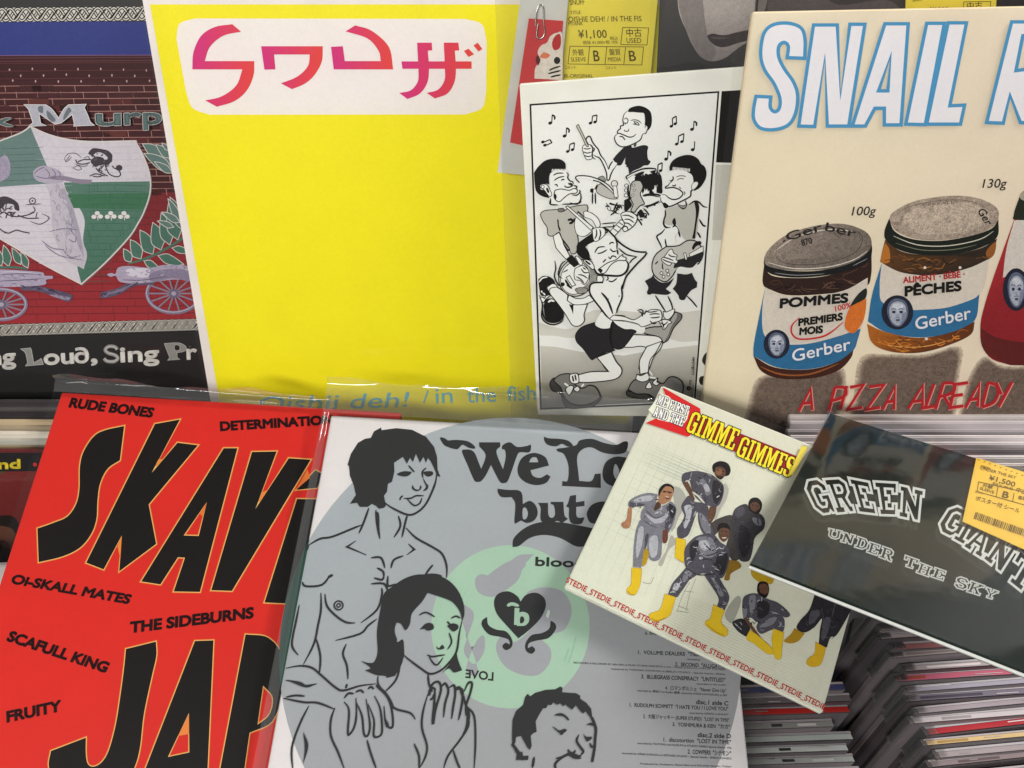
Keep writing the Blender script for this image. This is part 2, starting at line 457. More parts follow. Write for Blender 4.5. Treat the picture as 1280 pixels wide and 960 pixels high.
# ================================================================== brick wall and shield sleeve (top left)
P_D = Plane(640, 500, 0.592, UP)
def shield_record():
    t = record('record_sleeve', 'dark record sleeve with brick wall, green and white shield and knotwork borders', 'record', P_D, 60, 488)
    cv = board('cover', t, P_D, [(-330, -40), (330, -40), (300, 489), (-200, 492)], 0.004, paper((26, 22, 22)))
    a = Art(P_D, gain=1.0, grain=.16)
    BR = (74, 30, 32)
    a.P((48, 58, 128), '-320,27 300,27 300,68 -320,71')
    a.P((120, 84, 120), '-320,70 300,68 300,69.5 -320,71.5')
    a.P((66, 27, 30), '-320,71 300,69 300,242 -300,246')
    a.P((60, 22, 26), '-320,71 300,69 300,100 -320,102')
    a.P(grad((120, 38, 44), (158, 46, 52), (0, 240), (0, 330)), '-300,244 300,240 300,402 -250,407')
    rnd = random.Random(3); a.hold = True
    y = 78; row = 0
    while y < 400:
        lo = y < 100; red = y > 242
        c = (108, 34, 40) if red else ((92, 44, 46) if lo else (172, 124, 116))
        w = 1.0 if red else .85
        a.S(c, w, '-60,%.1f 60,%.1f 180,%.1f 300,%.1f' % (y + 2, y + rnd.uniform(.6, 1.4), y + rnd.uniform(-.4, .4), y - 1), taper=False)
        if not lo and not red:
            for j in range(3):
                x = rnd.uniform(-20, 210); v = rnd.choice(((88, 38, 38), (60, 24, 27), (96, 46, 42), (70, 30, 34)))
                a._poly(v, [[(x, y + .8), (x + 27, y + .4), (x + 28, y + 7.4), (x + 1, y + 7.8)]])
            x = -40 + (row % 2) * 15 + rnd.uniform(-5, 5); 
            while x < 260:
                a._stroke(c, [(x, y), (x + 1.2, y + 8)], w, False, False); x += rnd.uniform(26, 33)
        if red:
            x = -40 + rnd.uniform(0, 20)
            while x < 260:
                a._stroke((110, 36, 42), [(x, y), (x + .8, y + 9)], .7, False, False); x += rnd.uniform(18, 44)
        y += (9.5 if lo else 8.1) if not red else 9.2; row += 1
    for yy, s in ((87, 0), (94, 14), (101, 4)):
        for i in range(8): a.E((196, 160, 160), 12 + s + i * 28.5, yy + rnd.uniform(-1, 1), .9, 1.6)
    for yy in (72, 76): a.S((104, 60, 70), .8, '-60,%d 120,%d 300,%d' % (yy + 1, yy, yy - 1), taper=False)
    a.hold = False; a.l += .00001
    # ferns
    LG, LW = (74, 112, 98), (206, 200, 196)
    def leaf(x, y, x2, y2, w, c=LG):
        dx, dy = x2 - x, y2 - y; nx, ny = -dy, dx
        pts = [(x, y), (x + dx * .35 + nx * w, y + dy * .35 + ny * w), (x + dx * .75 + nx * w * .7, y + dy * .75 + ny * w * .7), (x2, y2),
               (x + dx * .7 - nx * w * .6, y + dy * .7 - ny * w * .6), (x + dx * .3 - nx * w, y + dy * .3 - ny * w)]
        q = smooth([(p[0], p[1], i in (0, 3)) for i, p in enumerate(pts)], True)
        a._poly(c, [q]); a._stroke(LW, q, .9, True, False)
    a.fr(0, 240, 4)
    for b in ((655, 350, 618, 284, .28), (705, 335, 652, 238, .26), (765, 312, 700, 190, .24), (805, 290, 764, 152, .24), (850, 265, 806, 104, .2), (890, 240, 842, 58, .2),
              (720, 345, 800, 384, .2), (790, 318, 920, 362, .17), (860, 280, 960, 300, .17), (930, 200, 850, 25, .15), (45, 372, 18, 265, .2), (105, 362, 60, 280, .2), (140, 380, 105, 300, .2), (10, 370, -40, 260, .2)): leaf(*b)
    a.S(LG, 3.2, '640,360 760,320 900,240 1000,150'); a.S(LG, 3, '-30,380 60,375 140,385')
    a.fr(0, 100, 5.3333)
    for b in ((1140, 560, 950, 425, .22), (1150, 600, 960, 490, .18), (1150, 620, 1030, 545, .16), (1140, 520, 1040, 430, .2), (1130, 470, 1080, 420, .2), (1200, 940, 1120, 790, .14), (1200, 950, 1080, 880, .16), (1160, 980, 1050, 940, .16)): leaf(*b, c=(96, 122, 116))
    # shield
    a.fr(0, 0, 1)
    SH = '38,158! 62,168.5 90,175 120,177 170,176! 180,196 187.5,220 187.5,242 180,265 172,280 161,297 131,329 102,355! 56,331 0,298 -40,276! -40,190! 0,176 26,166'
    a.C((206, 200, 208), SH)
    a.C((104, 128, 124), '38,158! 26,166 0,176 -40,190! -40,236! 68,229!')
    a.C(grad((88, 122, 108), (74, 114, 96), (0, 230), (0, 340)), '80,228! 188,226.5! 187.5,242 180,265 172,280 161,297 131,329 102,355! 97,330 108,318 104,300 106,275 97,256 84,240')
    a.C((64, 112, 82), '84,243! 187,241! 184,255 176,262! 92,260!')
    a.hold = True
    for i in range(22):
        yy = 184 + i * 8; c = (150, 148, 160)
        a.S((184, 178, 190), .5, '45,%d 100,%d 182,%d' % (yy + rnd.uniform(-1, 1), yy, yy - 1)) if yy < 226 else a.S((52, 98, 82), .7, '106,%d 140,%d %d,%d' % (yy, yy + rnd.uniform(-1, 1), 184 - max(0, yy - 262) * .9, yy))
        if yy < 226: a.S((80, 100, 100), .7, '0,%d 30,%d 54,%d' % (yy + 2, yy + 1, yy))
        elif yy < 330: a.S((182, 176, 192), .6, '%d,%d 50,%d 90,%d' % (max(-30, (yy - 300) * 2.2), yy + 2, yy + 1, yy))
        for j in range(4):
            x = rnd.uniform(110, 178); 
            if 226 < yy < 316 - (0): a._stroke((54, 98, 84), [(min(x, 180 - max(0, yy - 262)), yy), (min(x, 180 - max(0, yy - 262)) + .6, yy + 7)], .6, False, False)
    a.hold = False; a.l += .00001
    a.S((214, 206, 204), 1.8, SH, closed=True, taper=False)
    a.S((120, 104, 104), .7, '171,177! 181,196 189,220 189,242 181.5,265 173,281 162,298 132,330 103,357', taper=False)
    # arm with a club across the shield, and figure shadows
    a.fr(0, 100, 5.3333)
    LV, LD = (176, 166, 184), (128, 116, 140)
    a.C((190, 184, 194), '300,690! 330,760 345,900 350,1000 420,1180 560,1260! 580,1150 520,1020 500,880 450,760 420,690!')
    a.C((166, 158, 174), '430,720! 480,830 520,960 545,1060 560,1180! 520,1100 490,980 450,850 400,740')
    a.C(LV, '222,620 240,590 290,570 340,580 390,600 430,640 420,680 370,690 300,685 240,665')
    a.C((140, 128, 146), '340,640 430,640 520,658 615,665! 608,690! 540,692 430,670 350,662')
    a.S((110, 98, 120), 1, '228,625 262,595 300,580', '300,590 330,620 325,655', '345,590 370,620 362,650', '240,640 300,655 380,650', '385,600 402,625 398,648')
    a.S(LD, 1.3, '330,1010 430,990 520,1000', '280,1070 350,1120 450,1130', '300,1100 400,1170 560,1200', '460,1060 500,1080 510,1040', '420,1130 470,1180 540,1170', taper=True)
    a.C((160, 150, 172), '0,520! 40,500 70,560 60,640 0,680!', grain=.3)
    # lions
    D = (66, 58, 66)
    a.C(D, '590,490 620,455 680,460 720,470 750,500 745,535 730,560 705,570 700,540 720,520 690,490 650,480 620,500')
    a.C(D, '605,540 640,510 690,520 700,560 660,570 640,580 625,570')
    a.S(D, 1.5, '700,560 715,600 735,630 780,645 805,630 790,600 760,585 750,570', '640,585 660,610 690,625 720,640', '600,640 640,625 700,640', '620,640 650,645 680,640', '610,530 560,530 520,545', '600,550 560,560 520,555 505,530', taper=False)
    a.E(D, 795, 585, 22, 20)
    a.S(D, .8, '430,520 460,490 510,490 545,520', '440,540 470,500', '430,520 445,545 480,510', '480,580 520,600 545,590 520,570 485,590', '500,560 560,575 590,560', '560,520 590,510 600,530')
    a.S(D, 2.2, '640,545 660,520 690,535 670,555')
    a.W('600,490 640,458 720,468 752,505 740,550 715,600 735,630 650,620 610,560', 26, [D, (90, 82, 90)], 34, 1.2, 6)
    a.W('-10,790 70,790 128,840 130,900 60,930 -10,920', 24, [D, (90, 82, 90)], 34, 1.2, 7)
    a.W('310,720 430,720 520,1000 560,1200 420,1170 350,1000 340,860', 60, [(178, 172, 186), (202, 196, 206), (160, 152, 172)], 60, 1.0, 8, 75)
    a.C(D, '-20,800 20,775 70,785 120,820 130,870 100,860 90,830 40,825 20,850 -20,860')
    a.S(D, 1.5, '-10,900 30,880 60,900 100,890', '40,920 60,880 100,910 180,900 230,880', '30,1010 60,1020 110,1000 150,1010 200,1020', '-20,960 0,990 40,1020', '120,900 180,920 260,920', taper=False)
    a.S(D, 1.1, '170,830 280,825', '222,840 235,870 200,890', '240,920 250,880', '200,940 270,960 330,920 280,890'); a.E(D, 218, 805, 20, 20, ring=1.1); a.E(D, 218, 805, 6)
    for x in (650, 740, 828):
        for dx, dy in ((0, -18), (-22, 6), (22, 4)): a.E((222, 216, 216), x + dx, 905 + dy, 17, 14)
        a.S((222, 216, 216), 1, '%d,905 %d,935' % (x, x + 6))
    # cannons
    a.fr(0, 280, 5.3333)
    CB, CDK, CW = (170, 160, 182), (92, 82, 106), (150, 142, 162)
    for cx, cy, rx, ry in ((1160, 462, 178, 128), (12, 535, 165, 100)):
        for i in range(14):
            an = i * .4488; a.S((136, 126, 146), 2.0, '%f,%f %f,%f' % (cx, cy, cx + rx * math.cos(an), cy + ry * math.sin(an)), taper=False)
        a.E((128, 118, 140), cx, cy, rx, ry, ring=4.4); a.E((182, 174, 190), cx - 4, cy - 4, rx, ry, ring=1.2)
        a.E((112, 102, 124), cx, cy, 34, 30); a.E((170, 160, 180), cx, cy, 16, 14)
    a.C(CDK, '672,490! 680,455 780,428 880,385 1000,372 1015,402 900,412 790,470 700,492')
    a.C((120, 110, 132), '690,470 780,440 880,398 880,405 790,455')
    a.C(CB, '716,335 745,325 772,330 790,290 860,278 1000,290 1110,270 1270,285 1280,360 1140,370 1000,388 880,395 800,382 775,345 740,350')
    a.C((206, 200, 214), '850,300 930,292 1000,300 990,350 900,352 850,335')
    a.C((136, 126, 150), '1000,330 1110,300 1280,310 1280,380 1150,360 1020,385')
    a.C(CDK, '120,405! 200,405 300,420 470,465 482,492 445,515 280,452 150,440!')
    a.C((150, 140, 160), '330,470 440,480 470,492 440,505')
    a.C(CB, '-40,300! 100,305 280,320 300,342 350,345 352,362 310,370 302,402 160,415 -40,420!')
    a.W('790,290 860,280 1000,292 1110,272 1270,288 1270,370 1140,368 1000,386 880,393 800,380', 40, [(156, 146, 168), (186, 178, 196), (132, 122, 146)], 30, 1.0, 9, 0)
    a.W('-40,305 100,308 280,322 300,395 160,410 -40,416', 40, [(156, 146, 168), (186, 178, 196), (132, 122, 146)], 30, 1.0, 10, 5)
    a.W('120,408 200,408 300,422 470,468 445,510 280,450 150,438', 16, [(60, 52, 74), (130, 120, 142)], 50, 1, 11, 20); a.W('680,485 690,460 790,430 880,390 1000,378 900,408 790,465', 16, [(60, 52, 74), (130, 120, 142)], 50, 1, 12, -20)
    a.S(CDK, 1, '-20,380 140,372 300,362', '-20,340 120,330 280,334', '820,370 960,372 1120,345'); a.S((206, 200, 212), 1, '0,318 120,318 260,330')
    a.build('illustration', cv)
    # knotwork borders
    b = Art(P_D, lift=.00012, grain=.1)
    def knot(x0, y0, x1, y1, h, per):
        b._poly((214, 208, 198), [[(x0, y0 - h * .46), (x1, y1 - h * .46), (x1, y1 + h * .46), (x0, y0 + h * .46)]])
        n = int((x1 - x0) / 1.2); L = x1 - x0
        for ph in (0, 2.094, 4.189):
            pts = [(x0 + L * i / n, y0 + (y1 - y0) * i / n + h * .40 * math.sin(i / n * L / per * 3.14159 + ph)) for i in range(n + 1)]
            b._stroke((20, 18, 20), pts, h * .21, False, False); b._stroke((214, 208, 198), pts, h * .075, False, False)
        for k in range(int(L / per)):
            xx = x0 + per * (k + .5); yy = y0 + (y1 - y0) * (xx - x0) / L
            b._stroke((20, 18, 20), [(xx - per * .3, yy + h * .28), (xx, yy), (xx + per * .3, yy - h * .28)], h * .1, False, False)
    knot(-60, 19, 300, 16, 19, 15); b.build('knotwork_border', cv)
    b = Art(P_D, lift=.00012, grain=.1)
    knot(-60, 414.5, 300, 404, 15.5, 13); b.build('knotwork_border', cv)
    c = Art(P_D, lift=.0026, grain=.2)
    c.fr(0, 100, 5.3333)
    c.C((176, 176, 186), '175,160! 320,162! 360,190 405,250! 440,190 470,162! 588,158! 575,180! 600,235 615,275 642,298! 505,303! 508,285! 495,225! 420,283! 380,290! 275,220! 285,285! 325,300! 205,306! 235,280! 205,190!', ol=(220, 214, 214), ow=.9)
    c.P((104, 112, 120), '290,170 315,170 340,215 320,220', '300,170 315,172 320,200') if False else None
    c.C((104, 112, 120), '270,175 300,172 300,215 272,205'); c.C((104, 112, 120), '330,200 385,260 360,275 330,240'); c.C((104, 112, 120), '440,230 470,180 490,200 480,215 440,265')
    for s_, x0, x1, y0, y1, hh in (('k', -40, 100, 305, 303, 78), ('u', 655, 815, 298, 294, 108), ('r', 845, 950, 292, 288, 106), ('p', 970, 1085, 290, 286, 106)):
        c.T((92, 112, 112), s_, x0, y0, x1, y1, hh, off=.03, ol=(206, 198, 196), oo=.022)
    c.build('band_name', cv); c = Art(P_D, lift=.00012, grain=.2)
    c.fr(0, 280, 5.3333)
    W2 = (232, 228, 222); G2 = (140, 138, 134)
    c.T(W2, 'ng', -70, 938, 103, 930, 100, off=.035)
    c.C(G2, '138,832! 205,826! 212,850 225,925! 262,905 275,895! 290,935! 170,946! 185,925! 170,860', ol=(190, 188, 184), ow=.6)
    c.T(W2, 'ou', 298, 936, 490, 926, 98, off=.035); c.T(W2, '∂', 500, 926, 592, 922, 92, off=.03); c.T(W2, ',', 612, 920, 645, 922, 110, off=.035)
    c.S((150, 148, 144), 4.2, '782,836 765,818 725,816 702,838 722,860 768,874 786,896 760,916 715,914 694,896', taper=False); c.S((196, 194, 190), 1.0, '780,838 762,820 725,818 704,838 724,858 768,872 784,896 758,914 715,912 698,896', taper=False)
    c.T(W2, 'ing', 808, 918, 1058, 908, 96, off=.035)
    c.C(G2, '1095,796! 1190,792 1238,815 1235,845 1180,858! 1182,890! 1200,902! 1118,908! 1132,890!', '1165,808 1195,810 1198,838 1168,842', ol=(190, 188, 184), ow=.5)
    c.T(W2, 'r', 1250, 900, 1310, 898, 96, off=.035)
    c.fr(0, 240, 4); c.S((190, 188, 184), .8, '330,955 400,950 440,958')
    c.build('title_lettering', cv)
    film('plastic_sleeve', t, P_D, [(-340, -60), (340, -60), (300, 500), (-210, 503)], .0050, M_FILM, .001, .002, seed=4)
shield_record()

# ================================================================== yellow sleeve
P_Y = Plane(640, 500, 0.5845, UP)
def yellow_record():
    t = record('record_sleeve', 'bright yellow record sleeve with pink katakana logo on a white panel', 'record', P_Y, 460, 520)
    cv = board('cover', t, P_Y, [(176.5, -6), (830, -6), (790, 545), (270, 545)], 0.0042, paper((232, 224, 222)))
    a = Art(P_Y, grain=.06)
    a.P((246, 227, 26), '187.5,5.5 830,5.5 785,530 279.5,530')
    a.fr(200, 0, 2.909)
    a.C((236, 230, 228), '130,67! 1110,69! 1170,88 1188,150! 1186,330! 1172,392 1110,416! 180,417! 118,392 94,330! 60,140! 72,86')
    a.build('panel_print', cv)
    b = Art(P_Y, lift=.0002, grain=.04); b.fr(200, 0, 2.909)
    M1, M2 = (204, 44, 122), (222, 66, 58)
    b.C(grad(M1, M2, (140, 0), (345, 0)), '263,88! 295,115! 230,130 182,170 163,222! 343,222! 340,275 315,330 270,368 207,388! 165,365! 225,350 278,310 300,252! 118,252! 122,190 150,130 200,98')
    b.C(grad(M1, M2, (380, 0), (590, 0)), '368,168! 592,168! 588,225 560,275 525,305 480,324! 440,303! 500,278 538,240 545,198! 415,198! 420,252! 380,253!')
    b.C(grad(M1, M2, (640, 0), (850, 0)), '622,170! 665,168! 672,222! 803,222! 795,185 755,140 675,114! 710,92! 770,112 832,170 848,252! 632,252!')
    g = grad(M1, M2, (885, 0), (1135, 0))
    b.P(g, '878,223 1133,223 1133,250 882,250')
    b.C(g, '935,155! 988,155! 990,183! 974,184! 978,250 972,300 945,340 900,360! 870,338! 912,328 938,295 940,250!')
    b.C(g, '1032,155! 1085,155! 1088,183! 1072,184! 1076,250 1070,300 1045,340 1000,358! 970,338! 1012,325 1035,290 1036,245!')
    b.P(g, '1105,185 1122,177 1142,197 1122,207'); b.P(g, '1140,165 1155,155 1172,178 1158,187')
    b.build('logo', cv); b = Art(P_Y, lift=.0002, grain=.04)
    LB = (104, 186, 216)
    b.T(LB, 'Oishii deh!', 324, 514, 512, 508, 18, off=.004, shear=.15)
    b.T(LB, '/', 529, 503, 536, 503, 15, off=.004); b.T(LB, 'in', 545, 504, 566, 503, 19, off=.004); b.T(LB, 'the', 584, 503, 620, 502, 18, off=.004)
    b.T(LB, 'fishtank', 634, 501, 720, 498, 18, off=.004)
    b.build('lettering', cv)
    # price tag stuck to its sleeve
    tg = board('price_tag', t, P_Y, [(706.5, -30), (823, -30), (811, 100), (697, 108)], .0003, paper((240, 220, 74)), lift=.0055, bevel=0)
    c = Art(P_Y, lift=.0056, grain=.05); c.fr(600, 0, 4)
    I = (96, 80, 22); U = (-.12, -1)
    def tx(s, x0, y0, x1, y1, h, off=.004): c.T(I, s, x0, y0, x1, y1, h, off=off, up=(-.10 * h / h, -1))
    tx('SNUFF', 448, 24, 520, 22, 26); tx('TITLE', 448, 70, 500, 68, 16); tx('OISHIE DEH! / IN THE FIS', 440, 108, 802, 104, 26); tx('MYANK', 440, 126, 512, 124, 18)
    tx('¥1,100', 490, 188, 630, 186, 38, .008); tx('税込', 645, 197, 686, 196, 14); tx('税抜 ¥1,000+税 10%', 512, 218, 684, 215, 14)
    tx('中古', 728, 178, 802, 178, 30, .008); tx('USED', 728, 212, 800, 212, 24)
    tx('外観', 460, 272, 516, 272, 24); tx('SLEEVE', 452, 304, 526, 303, 20); tx('B', 566, 302, 594, 302, 52, .012)
    tx('盤質', 642, 270, 698, 270, 24); tx('MEDIA', 636, 303, 700, 303, 20); tx('B', 742, 301, 774, 301, 50, .012)
    tx('コメント', 424, 340, 476, 340, 14); tx('コメント', 622, 342, 676, 342, 14); tx('IR-ORIGINAL', 420, 384, 562, 384, 18)
    for p in ('708,135 836,138 828,222 698,220', '447,228 811,232 802,321 437,316'): c._stroke(I, [q[:2] for q in parse(p)], .8, True, False)
    for p in ('544,229 536,318', '629,230 620,319', '722,231 713,320'): c._stroke(I, [q[:2] for q in parse(p)], .8, False, False)
    c.build('tag_lettering', tg)
    film('plastic_sleeve', t, P_Y, [(174, -30), (850, -30), (800, 545), (268, 545)], .0046, M_FILM, .0006, .001, seed=2)
yellow_record()

# ------------------------------------------------------------------ insert card with a red picture, held by a paper clip
P_I = Plane(640, 500, 0.5735, UP)
def insert_card():
    t = record('insert_card', 'white insert slip with a red picture, tucked between yellow sleeve and cartoon sleeve', 'insert card', P_I, 640, 215)
    cv = board('slip', t, P_I, [(653, -20), (712, -20), (690, 222), (622, 215.5)], .0006, paper((212, 212, 208)), bevel=0)
    pc = board('picture', t, P_I, [(661, 23), (704, 26), (690, 190), (637.5, 178)], .0003, paper((206, 46, 48)), lift=.0004, bevel=0)
    a = Art(P_I, lift=.0006, grain=.25); a.fr(600, 0, 4)
    a.C((232, 224, 214), '272,392! 276,340 300,300 288,262 305,228 335,212 352,180 385,164 412,180 412,400!')
    a.C((188, 40, 44), '360,215 375,180 398,170 405,200 398,240 370,250')
    a.C((96, 24, 28), '290,330! 278,300 288,276 302,300'); a.C((226, 130, 90), '300,285 318,262 350,275 330,292')
    a.E((24, 22, 24), 385, 302, 16, 18); a.S((40, 30, 30), 2.2, '345,352 370,340 402,330', '340,368 372,360 404,352', '352,385 380,378 404,374')
    a.build('picture_print', pc)
insert_card()
def tube(name, pts, r, mat, parent=None, org=None, sides=8):
    c = bpy.data.curves.new('w', 'CURVE'); c.dimensions = '3D'; c.bevel_depth = r; c.bevel_resolution = 3
    sp = c.splines.new('POLY'); sp.points.add(len(pts) - 1)
    for q, p in zip(sp.points, pts): q.co = (*(p - org), 1)
    o = bpy.data.objects.new('w', c); COL.objects.link(o)
    me = bpy.data.meshes.new_from_object(o.evaluated_get(bpy.context.evaluated_depsgraph_get()))
    bpy.data.objects.remove(o); bpy.data.curves.remove(c); me.name = name
    for p in me.polygons: p.use_smooth = True
    return link(name, me, parent, org, mat)
def clip():
    org = P_I.hit(673, 30)
    path = smooth(parse('278,128 280,70 290,35 303,24 316,40 318,110 322,165 310,188 294,192 282,180 290,120'), False, 5)
    o = tube('paper_clip', [P_I.hit(600 + x / 4, y / 4, .0012) for x, y in path], .00045, M_STEEL, None, org)
    tag(o, 'silver paper clip holding the red picture to the white slip', 'paper clip')
clip()

# ------------------------------------------------------------------ grey face sleeve behind the big cream sleeve
P_F = Plane(640, 500, 0.578, UP)
def face_record():
    t = record('record_sleeve', 'dark grey record sleeve with a black and white face photograph, behind the cartoon sleeve', 'record', P_F, 900, 500)
    cv = board('cover', t, P_F, [(829, -60), (1500, -60), (1300, 545), (800, 545)], .004, paper((66, 62, 64)))
    a = Art(P_F, grain=.3); a.fr(600, 0, 4)
    a.P(grad((84, 80, 82), (48, 46, 48), (950, 0), (950, 360)), '930,-60 1330,-60 1330,420 885,420')
    a.C(grad((206, 196, 196), (150, 140, 142), (1130, 60), (1150, 300)), '985,-60! 995,60 1030,150 1062,225 1105,285 1160,306 1225,290 1290,240 1370,180 1400,60 1400,-60!')
    a.C(grad((160, 150, 150), (134, 126, 128), (1130, 60), (1150, 300)), '1110,-60! 1120,60 1140,180 1180,250 1160,300 1100,280 1040,170 1000,60 985,-60!')
    a.C((66, 56, 60), '1136,182 1165,168 1195,174 1235,174 1290,160 1370,150 1370,190 1290,215 1220,236 1170,224')
    a.C((96, 88, 90), '1150,186 1200,184 1250,186 1340,168 1290,178 1200,196')
    a.C((46, 44, 46), '885,340! 960,330 1060,310 1180,330 1290,320! 1290,420! 885,420!')
    a.build('photograph', cv)
    film('plastic_sleeve', t, P_F, [(812, -70), (1500, -70), (1300, 545), (800, 545)], .0044, M_FILM, .0008, .001, seed=8)
face_record()
def tag2(pl, q, lift, label):
    pass

# ================================================================== cartoon sleeve
P_C = Plane(640, 500, 0.566, UP)
def cartoon_record():
    t = record('record_sleeve', 'white record sleeve with a black line cartoon of a four piece band playing', 'record', P_C, 790, 518)
    cv = board('cover', t, P_C, [(649.5, 105), (962, 81), (930, 522), (672, 519)], .0036, paper((240, 237, 228)))
    a = Art(P_C, grain=.05); a.lw = 1.7
    PW = (245, 242, 235)
    a.P(PW, '663.5,131.5 897.5,115.5 867,503 676,511')
    def fg(x, y):
        return (210 - (y - 420) * .95,) * 2 + (200 - (y - 420) * .95,)
    a.fr(640, 300, 4.5714)
    gl = lambda x, y: tuple(max(124, v - max(0, (y - 620)) * .24) for v in (208, 205, 196))
    a.C((214, 211, 202), '150,470! 250,500 350,500 470,400 800,420 960,415 1075,400! 1068,575! 960,580 800,540 640,560 440,540 340,560 250,548 160,545!')
    a._poly(gl, [[(160, 605), (250, 610), (400, 640), (640, 660), (800, 630), (1060, 600), (1055, 700), (165, 700)]])
    a._poly(gl, [[(165, 700), (1055, 700), (1048, 780), (166, 780)]])
    a._poly(gl, [[(166, 780), (1048, 780), (1040, 860), (167, 860)]])
    a._poly(gl, [[(167, 860), (1040, 860), (1033, 915), (168, 960)]])
    a.fr(0, 0, 1)
    a._stroke(K, [(663, 131), (898, 115), (868, 503), (676, 511)], 2.2, True, False)
    a.P(K, '902,114 935,112 930,204 895,203'); a.P((200, 198, 190), '895,206 932,206 925,300 890,300')
    a.fr(640, 300, 4.5714); a.C(K, '1112,640! 1095,660 1086,690 1100,715 1112,722!'); a.C(K, '1098,776! 1078,780 1068,800 1076,824 1092,830!')
    # notes
    a.fr(640, 100, 4.5714)
    def n1(x, y, s=1, f=1):
        a.E(K, x, y, 11 * s, 9 * s, -20); a.S(K, .8, '%f,%f %f,%f' % (x + 9 * s, y, x + 12 * s, y - 48 * s), taper=False)
        if f: a.S(K, 1.3, '%f,%f %f,%f %f,%f' % (x + 11 * s, y - 48 * s, x + 26 * s, y - 36 * s, x + 24 * s, y - 18 * s))
    def n2(x, y, x2, y2, tx_, ty):
        for u, v in ((x, y), (x2, y2)): a.E(K, u, v, 10, 8, -20)
        a.S(K, .8, '%f,%f %f,%f' % (x + 8, y, x + tx_, y + ty), '%f,%f %f,%f' % (x2 + 8, y2, x2 + tx_, y2 + ty), taper=False)
        a._stroke(K, [(x + tx_, y + ty), (x2 + tx_, y2 + ty)], 1.7, False, False)
    n1(218, 246); n1(300, 320); n1(1028, 282); n1(1032, 398, 1, 0); n1(880, 452)
    n2(448, 246, 474, 240, 12, -40); n2(318, 408, 345, 398, 12, -40); n2(910, 264, 932, 250, 6, -44); n2(940, 366, 970, 352, 12, -46); n2(824, 530, 848, 518, 10, -46); n2(188, 372, 176, 354, 40, -14)
    # ---- drummer
    a.fr(700, 120, 8)
    B = (40, 38, 40)
    a.C(PW, '640,270 632,225 645,185 680,150 760,160 830,170 845,230 850,300 855,340 830,380 815,440 760,480 700,505 640,508 590,495 555,460 545,420 570,380 575,350 605,330 600,305 630,290')
    a.S(K, .9, '672,150 640,185 628,240 635,290 605,300 605,325 580,345 575,370 600,375 640,390 690,410 730,405 755,385 760,378', '575,378 548,405 548,440 570,480 610,505 660,505 720,485 800,440 822,390 838,372', '590,405 620,405 640,425 652,440')
    a.S(K, .7, '640,235 660,220 680,240 670,270 640,265', '705,245 740,238 780,245 815,275', '725,280 760,285 790,290 770,262 730,255', '645,265 655,285', '690,325 680,350 650,350 640,335', '845,320 865,290 880,310 870,345 855,375 838,372', '740,255 750,275 765,270')
    a.C(K, '675,150! 700,120 750,102 800,98 860,118 905,160 918,230 910,300 880,345! 868,300 845,290! 850,250 845,190 835,168! 780,165 730,160 690,160')
    a.C(B, '640,510! 690,495 720,515 750,512 790,500 840,490 880,505 872,560 880,630 905,655 880,690 840,695 800,720 740,745 690,778! 680,720 660,690 650,650 655,610! 640,640 610,690 570,692! 528,632! 570,580')
    a.S(K, .9, '700,490 715,512', '740,470 745,510', '760,460 755,505', '650,680 660,665 675,700 660,705')
    a.C(PW, '530,650! 570,670! 560,700 520,740 500,800 490,840 470,835 470,790 440,700 400,620 370,600 340,590 320,560 330,520 340,490 380,515 395,570 440,630 490,730 500,690')
    a.S(K, 1, '528,650 500,690 485,735', '565,690 530,740 505,790 492,835 470,835 465,770 430,680 395,620 360,605 335,585', '485,735 450,650 405,590 380,530 345,490 320,450 305,412 285,402 265,420 262,445 285,480')
    a.C(PW, '225,510 240,490 300,485 330,520 325,580 320,625 270,635 245,600 225,540', ol=K, ow=.9)
    a.S(K, .8, '232,520 270,530 310,520', '230,555 270,570 315,560', '240,590 275,605 315,598', '300,490 325,520 320,600 355,635', '330,515 345,530 330,560')
    a.C((196, 190, 178), '165,300 185,285 195,310 225,370 270,470 285,500 262,500 215,400 180,335', ol=K, ow=.9)
    # cymbals and drum
    a.C(PW, '155,815! 170,800 260,798 360,820 460,860 520,920 548,975! 500,970 430,880 330,840 250,825')
    a.S(K, .9, '195,865 160,830 160,805 200,796 290,802 380,830 470,880 520,930 552,985', '330,842 400,862 470,915 540,985', taper=False)
    a.fr(640, 150, 9.1429)
    a.C((190, 188, 182), '985,740! 1020,730 1080,770 1150,830 1205,900! 1130,900 1040,870 975,830 965,790', ol=K, ow=.9)
    a.S(K, 1.1, '920,830 918,960', '950,830 955,960', '975,735 950,790 945,820'); a.E(K, 915, 805, 24, 26); a.E(PW, 945, 810, 14, 20)
    a.C((150, 148, 142), '985,660 1040,640 1070,700 1010,680', ol=K, ow=.8)
    a.fr(780, 190, 10.667)
    a.C(PW, '20,330 120,280 250,235 420,230 430,260 490,330 500,440 510,560 490,660 380,700 260,720 100,600 80,420', ol=K, ow=.7)
    a.S(K, 2.2, '25,345 110,290 230,240 330,225 425,235', taper=False); a.S(PW, .9, '40,338 115,295 235,248 330,236 415,240', taper=False)
    rnd = random.Random(5)
    for i in range(44):
        x = 150 + i * 7.6; y = 300 - (x - 150) * .12 + rnd.uniform(0, 40)
        a.S(K, rnd.uniform(.6, 2.0), '%f,%f %f,%f %f,%f' % (x, y, x + rnd.uniform(0, 16), y + rnd.uniform(60, 110), x + rnd.uniform(-4, 20), y + rnd.uniform(130, 250)))
    a.C(K, '130,310! 160,290 240,260 270,270 200,320'); a.C(K, '340,260! 400,240 420,250 400,300'); a.C(K, '430,540! 440,450 490,430 510,560!'); a.C(K, '330,540! 350,500 400,545 380,580')
